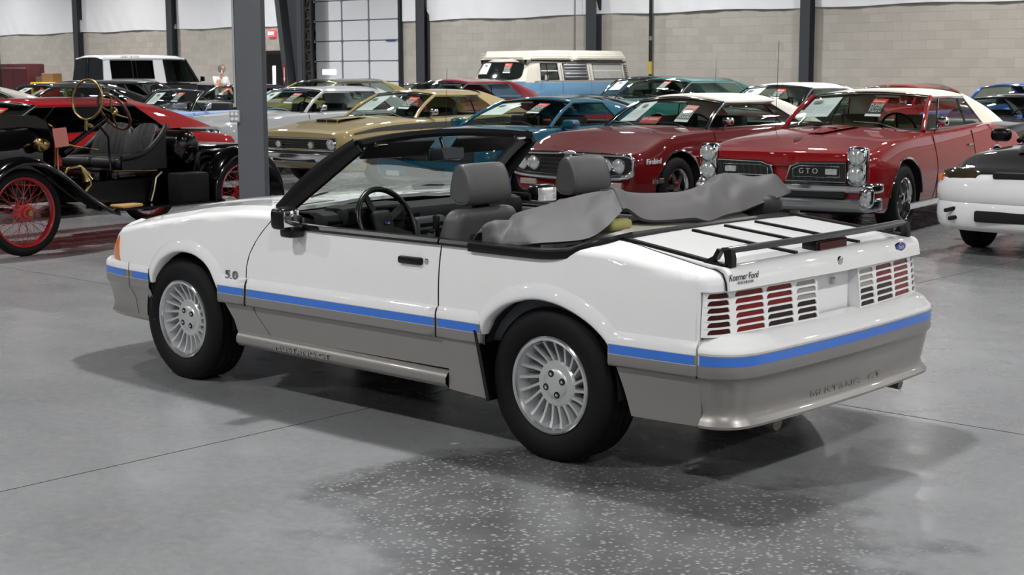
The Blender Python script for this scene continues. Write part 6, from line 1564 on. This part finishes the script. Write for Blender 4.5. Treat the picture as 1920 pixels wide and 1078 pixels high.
# ================================================================ clutter at the far left, person
def CLUTTER():
    mr = mat('maroon_cabinet_paint', '4c1a22', rough=.4, coat=.3); dk = mat('cabinet_dark', '1a1a1c', rough=.6)
    for x0, x1, m, lab in ((-45.4, -44.45, dk, 'tall black cabinet beside the maroon cabinet'), (-44.42, -42.75, mr, 'maroon cabinet against the far end of the block wall')):
        c = empty('storage_cabinet', ((x0+x1)/2, 22.0, 0), 0, lab, 'cabinet'); w = x1-x0
        g = G(); g.rbox((0, 0, .97), (w, .7, 1.84), .05, 2); g.obj('carcass', m, c)
        g = G(); g.rbox((0, 0, .03), (w-.1, .6, .06), .01, 1); g.obj('plinth', dk, c)
        for s in (-1, 1):
            g = G(); g.rbox((s*w/4, -.355, .95), (w/2-.03, .03, 1.6), .012, 1); d = g.obj('cabinet_door', m, c)
            g = G(); g.tube([(s*.05, -.385, .9), (s*.05, -.385, 1.05)], .010, 6); g.obj('handle', chrome, d)
    yel = mat('yellow_plastic', 'd8b818', rough=.5)
    sh = empty('work_bench', (-41.9, 22.0, 0), 0, 'low yellow bench right of the maroon cabinet', 'bench')
    g = G(); g.rbox((0, 0, 1.20), (1.5, .6, .12), .02, 1); g.obj('bench_top', yel, sh)
    for x in (-.68, .68):
        for y in (-.25, .25):
            g = G(); g.box((x, y, .57), (.06, .06, 1.14)); g.obj('leg', yel, sh)
    for x, w, h, col, lab in ((-41.75, .55, .30, '8a6a48', 'brown carton on the yellow bench'), (-42.3, .28, .18, '5a4a3a', 'small dark brown box on the yellow bench')):
        b = empty('carton', (x, 22.0, 1.262), .2, lab, 'box'); m = mat('card_'+col, col, rough=.8)
        g = G(); g.rbox((0, 0, h/2), (w, .4, h), .01, 1); g.obj('box_body', m, b)
        g = G(); g.box((0, 0, h+.003), (w*.98, .06, .004)); g.obj('tape', mat('tape_tan', 'b09a70', rough=.4), b)
    g = G(); rows = []
    for i in range(9):
        a = i/8*PI*.5; rows.append([((.62*math.cos(a)+.08*math.sin(5*b+i))*math.cos(b), (.42*math.cos(a)+.05*math.cos(3*b))*math.sin(b), 1.22*math.sin(a)**.7+.05*math.sin(4*b+2*i)*math.cos(a)) for b in np.linspace(0, 2*PI, 25)[:-1]])
    g.grid(rows, cu=True); o = g.obj('red_tarpaulin', mat('red_cloth', 'b01c1e', rough=.7, bump=.4, bscale=8), ang=50); o.location = (-40.5, 21.2, .0); tag(o, 'heap of bright red tarpaulin beside the white topped off-roader', 'tarpaulin')
CLUTTER()

def PERSON():
    px, py = -28.25, 18.85
    p = empty('person', (px, py, 0), 0, 'grey haired person in a white t-shirt looking up, holding a phone to the ear', 'person')
    # facing +X mostly (to the right in view); skeleton joints with radii
    J = {'pel': ((0, 0, .95), .15), 'wst': ((0, 0, 1.10), .14), 'chs': ((0, 0, 1.33), .155), 'nkb': ((.0, 0, 1.47), .075), 'nck': ((.02, 0, 1.545), .055),
         'ls': ((0, .17, 1.415), .075), 'le': ((.05, .24, 1.14), .047), 'lw': ((.22, .18, 1.02), .034),
         'rs': ((0, -.17, 1.415), .075), 're': ((.16, -.25, 1.17), .047), 'rw': ((.17, -.15, 1.42), .034),
         'lh': ((0, .10, .90), .10), 'lk': ((.02, .11, .50), .068), 'la': ((0, .11, .09), .045), 'lt': ((.15, .12, .045), .04),
         'rh': ((0, -.10, .90), .10), 'rk': ((.02, -.11, .50), .068), 'ra': ((0, -.11, .09), .045), 'rt': ((.15, -.12, .045), .04)}
    E = [('pel', 'wst'), ('wst', 'chs'), ('chs', 'nkb'), ('nkb', 'nck'), ('chs', 'ls'), ('ls', 'le'), ('le', 'lw'), ('chs', 'rs'), ('rs', 're'), ('re', 'rw'), ('pel', 'lh'), ('lh', 'lk'), ('lk', 'la'), ('la', 'lt'), ('pel', 'rh'), ('rh', 'rk'), ('rk', 'ra'), ('ra', 'rt')]
    ks = list(J); 
    def skin(name, J, E, m, root, sub=2, parent=p, slots=None):
        ks = list(J); me = bpy.data.meshes.new(name); me.from_pydata([J[k][0] for k in ks], [(ks.index(a), ks.index(b)) for a, b in E], [])
        o = bpy.data.objects.new(name, me); COL.objects.link(o); 
        sk = o.modifiers.new('s', 'SKIN'); sk.use_smooth_shade = True
        for i, k in enumerate(ks):
            d = me.skin_vertices[0].data[i]; d.radius = (J[k][1], J[k][1]); d.use_root = (k == root)
        sb = o.modifiers.new('b', 'SUBSURF'); sb.levels = sub; sb.render_levels = sub
        dg = bpy.context.evaluated_depsgraph_get(); r = bpy.data.meshes.new_from_object(o.evaluated_get(dg)); bpy.data.objects.remove(o, do_unlink=True)
        r.materials.clear()
        for q in m: r.materials.append(q)
        for f in r.polygons:
            f.use_smooth = True
            if slots: f.material_index = slots(f.center)
        ob = bpy.data.objects.new(name, r); COL.objects.link(ob); ob.parent = parent; return ob
    skn = mat('skin', 'b98a70', rough=.55, noise=.05); shirt = mat('white_cotton', 'd8d8dc', rough=.85, bump=.2, bscale=25); jean = mat('blue_jeans', '2c3648', rough=.9); hair = mat('gray_hair', '6e6a66', rough=.8, bump=.4, bscale=90)
    def sl(c):
        if c.z > 1.475 and abs(c.y) < .12: return 0
        if c.z < .12: return 3
        if abs(c.y) > .17 and c.z < 1.24 and c.z > .95: return 0
        if c.x > .10 and c.z > 1.0: return 0
        return 2 if c.z < 1.0 else 1
    skin('body', J, E, [skn, shirt, jean, blkm], 'pel', slots=sl)
    # head, tilted back
    Mh = tr(.045, 0, 1.66) @ rot('Y', -.25)
    g = G(); rows = []
    for i in range(15):
        a = -PI/2+PI*i/14
        for_ = []
        for k in range(20):
            b = 2*PI*k/20; x = .098*math.cos(a)*math.cos(b); y = .076*math.cos(a)*math.sin(b); z = .118*math.sin(a)
            if z < 0: x *= 1-.15*(-z/.118); y *= 1-.28*(-z/.118)
            if x > 0 and abs(y) < .022 and -.035 < z < .02: x += .022*(1-abs(z+.012)/.04)*(1-abs(y)/.025)      # nose
            if x > .05 and abs(y) < .03 and -.075 < z < -.055: x += .006
            if x > .05 and .01 < abs(y) < .05 and .005 < z < .03: x -= .008
            for_.append((x, y, z))
        rows.append(for_)
    g.grid(rows, cu=True, M=Mh); h = g.obj('head', skn, p, ang=80)
    g = G(); rows = [[(r_*math.cos(b)*.104-.008, r_*math.sin(b)*.084, z) for b in np.linspace(.75, 2*PI-.75, 18)] for r_, z in ((.93, -.045), (1.0, 0), (1.0, .045), (.88, .085), (.55, .118), (.15, .128))]
    g.grid(rows, M=Mh); g.grid([[(x, y, z) for x, y, z in ((.075, .06, .07), (.085, 0, .085), (.075, -.06, .07))], [(.02, .07, .105), (.02, 0, .125), (.02, -.07, .105)]], M=Mh); g.obj('hair', hair, h, ang=80)
    for s in (1, -1):
        g = G(); g.rbox((-.005, s*.078, -.005), (.03, .012, .055), .006, 2, M=Mh); g.obj('ear', skn, h)
        g = G(); g.lathe([(0, .004), (.008, .002), (.009, -.002)], 10, M=Mh @ tr(.086, s*.030, .014) @ rot('Y', PI/2)); g.obj('eye', blkm, h)
        g = G(); g.tube([(.104+.02*math.cos(a)*0, s*.030+.022*math.cos(a), .014+.016*math.sin(a)) for a in np.linspace(0, 2*PI, 13)[:-1]], .002, 4, closed=True, M=Mh); g.tube([(.10, s*.052, .018), (0, s*.08, .012)], .002, 4, M=Mh); g.obj('glasses', blk, h)
    # hands
    for nm, w, d, up in (('rw', (.17, -.15, 1.42), (-.05, .30, 1.0), (1, 0, 0)), ('lw', (.22, .18, 1.02), (1, -.2, -.5), (0, 1, 0))):
        w = Vector(w); d = Vector(d).normalized(); sd = d.cross(Vector(up)).normalized(); n = sd.cross(d)
        JJ = {'w': (tuple(w), .03), 'p': (tuple(w+d*.07), .034)}; EE = [('w', 'p')]
        for k in range(4):
            o = (k-1.5)*.02; a = w+d*.085+sd*o; L = (.055, .065, .062, .048)[k]
            JJ['a%d' % k] = (tuple(a), .011); JJ['b%d' % k] = (tuple(a+d*L*.5+n*.010), .0095); JJ['c%d' % k] = (tuple(a+d*L*.85+n*.030), .008); EE += [('p', 'a%d' % k), ('a%d' % k, 'b%d' % k), ('b%d' % k, 'c%d' % k)]
        JJ['t1'] = (tuple(w+d*.035+sd*.035), .013); JJ['t2'] = (tuple(w+d*.07+sd*.055+n*.01), .010); EE += [('w', 't1'), ('t1', 't2')]
        skin('hand', JJ, EE, [skn], 'w', 1)
    ph = G(); ph.rbox((0, 0, 0), (.012, .07, .14), .005, 2); o = ph.obj('mobile_phone', mat('phone_pale', 'd0d0d4', rough=.3)); o.matrix_world = tr(px+.165, py-.095, 1.57) @ rot('Z', .4); tag(o, 'pale mobile phone held up by the person in the white t-shirt', 'phone')
PERSON()
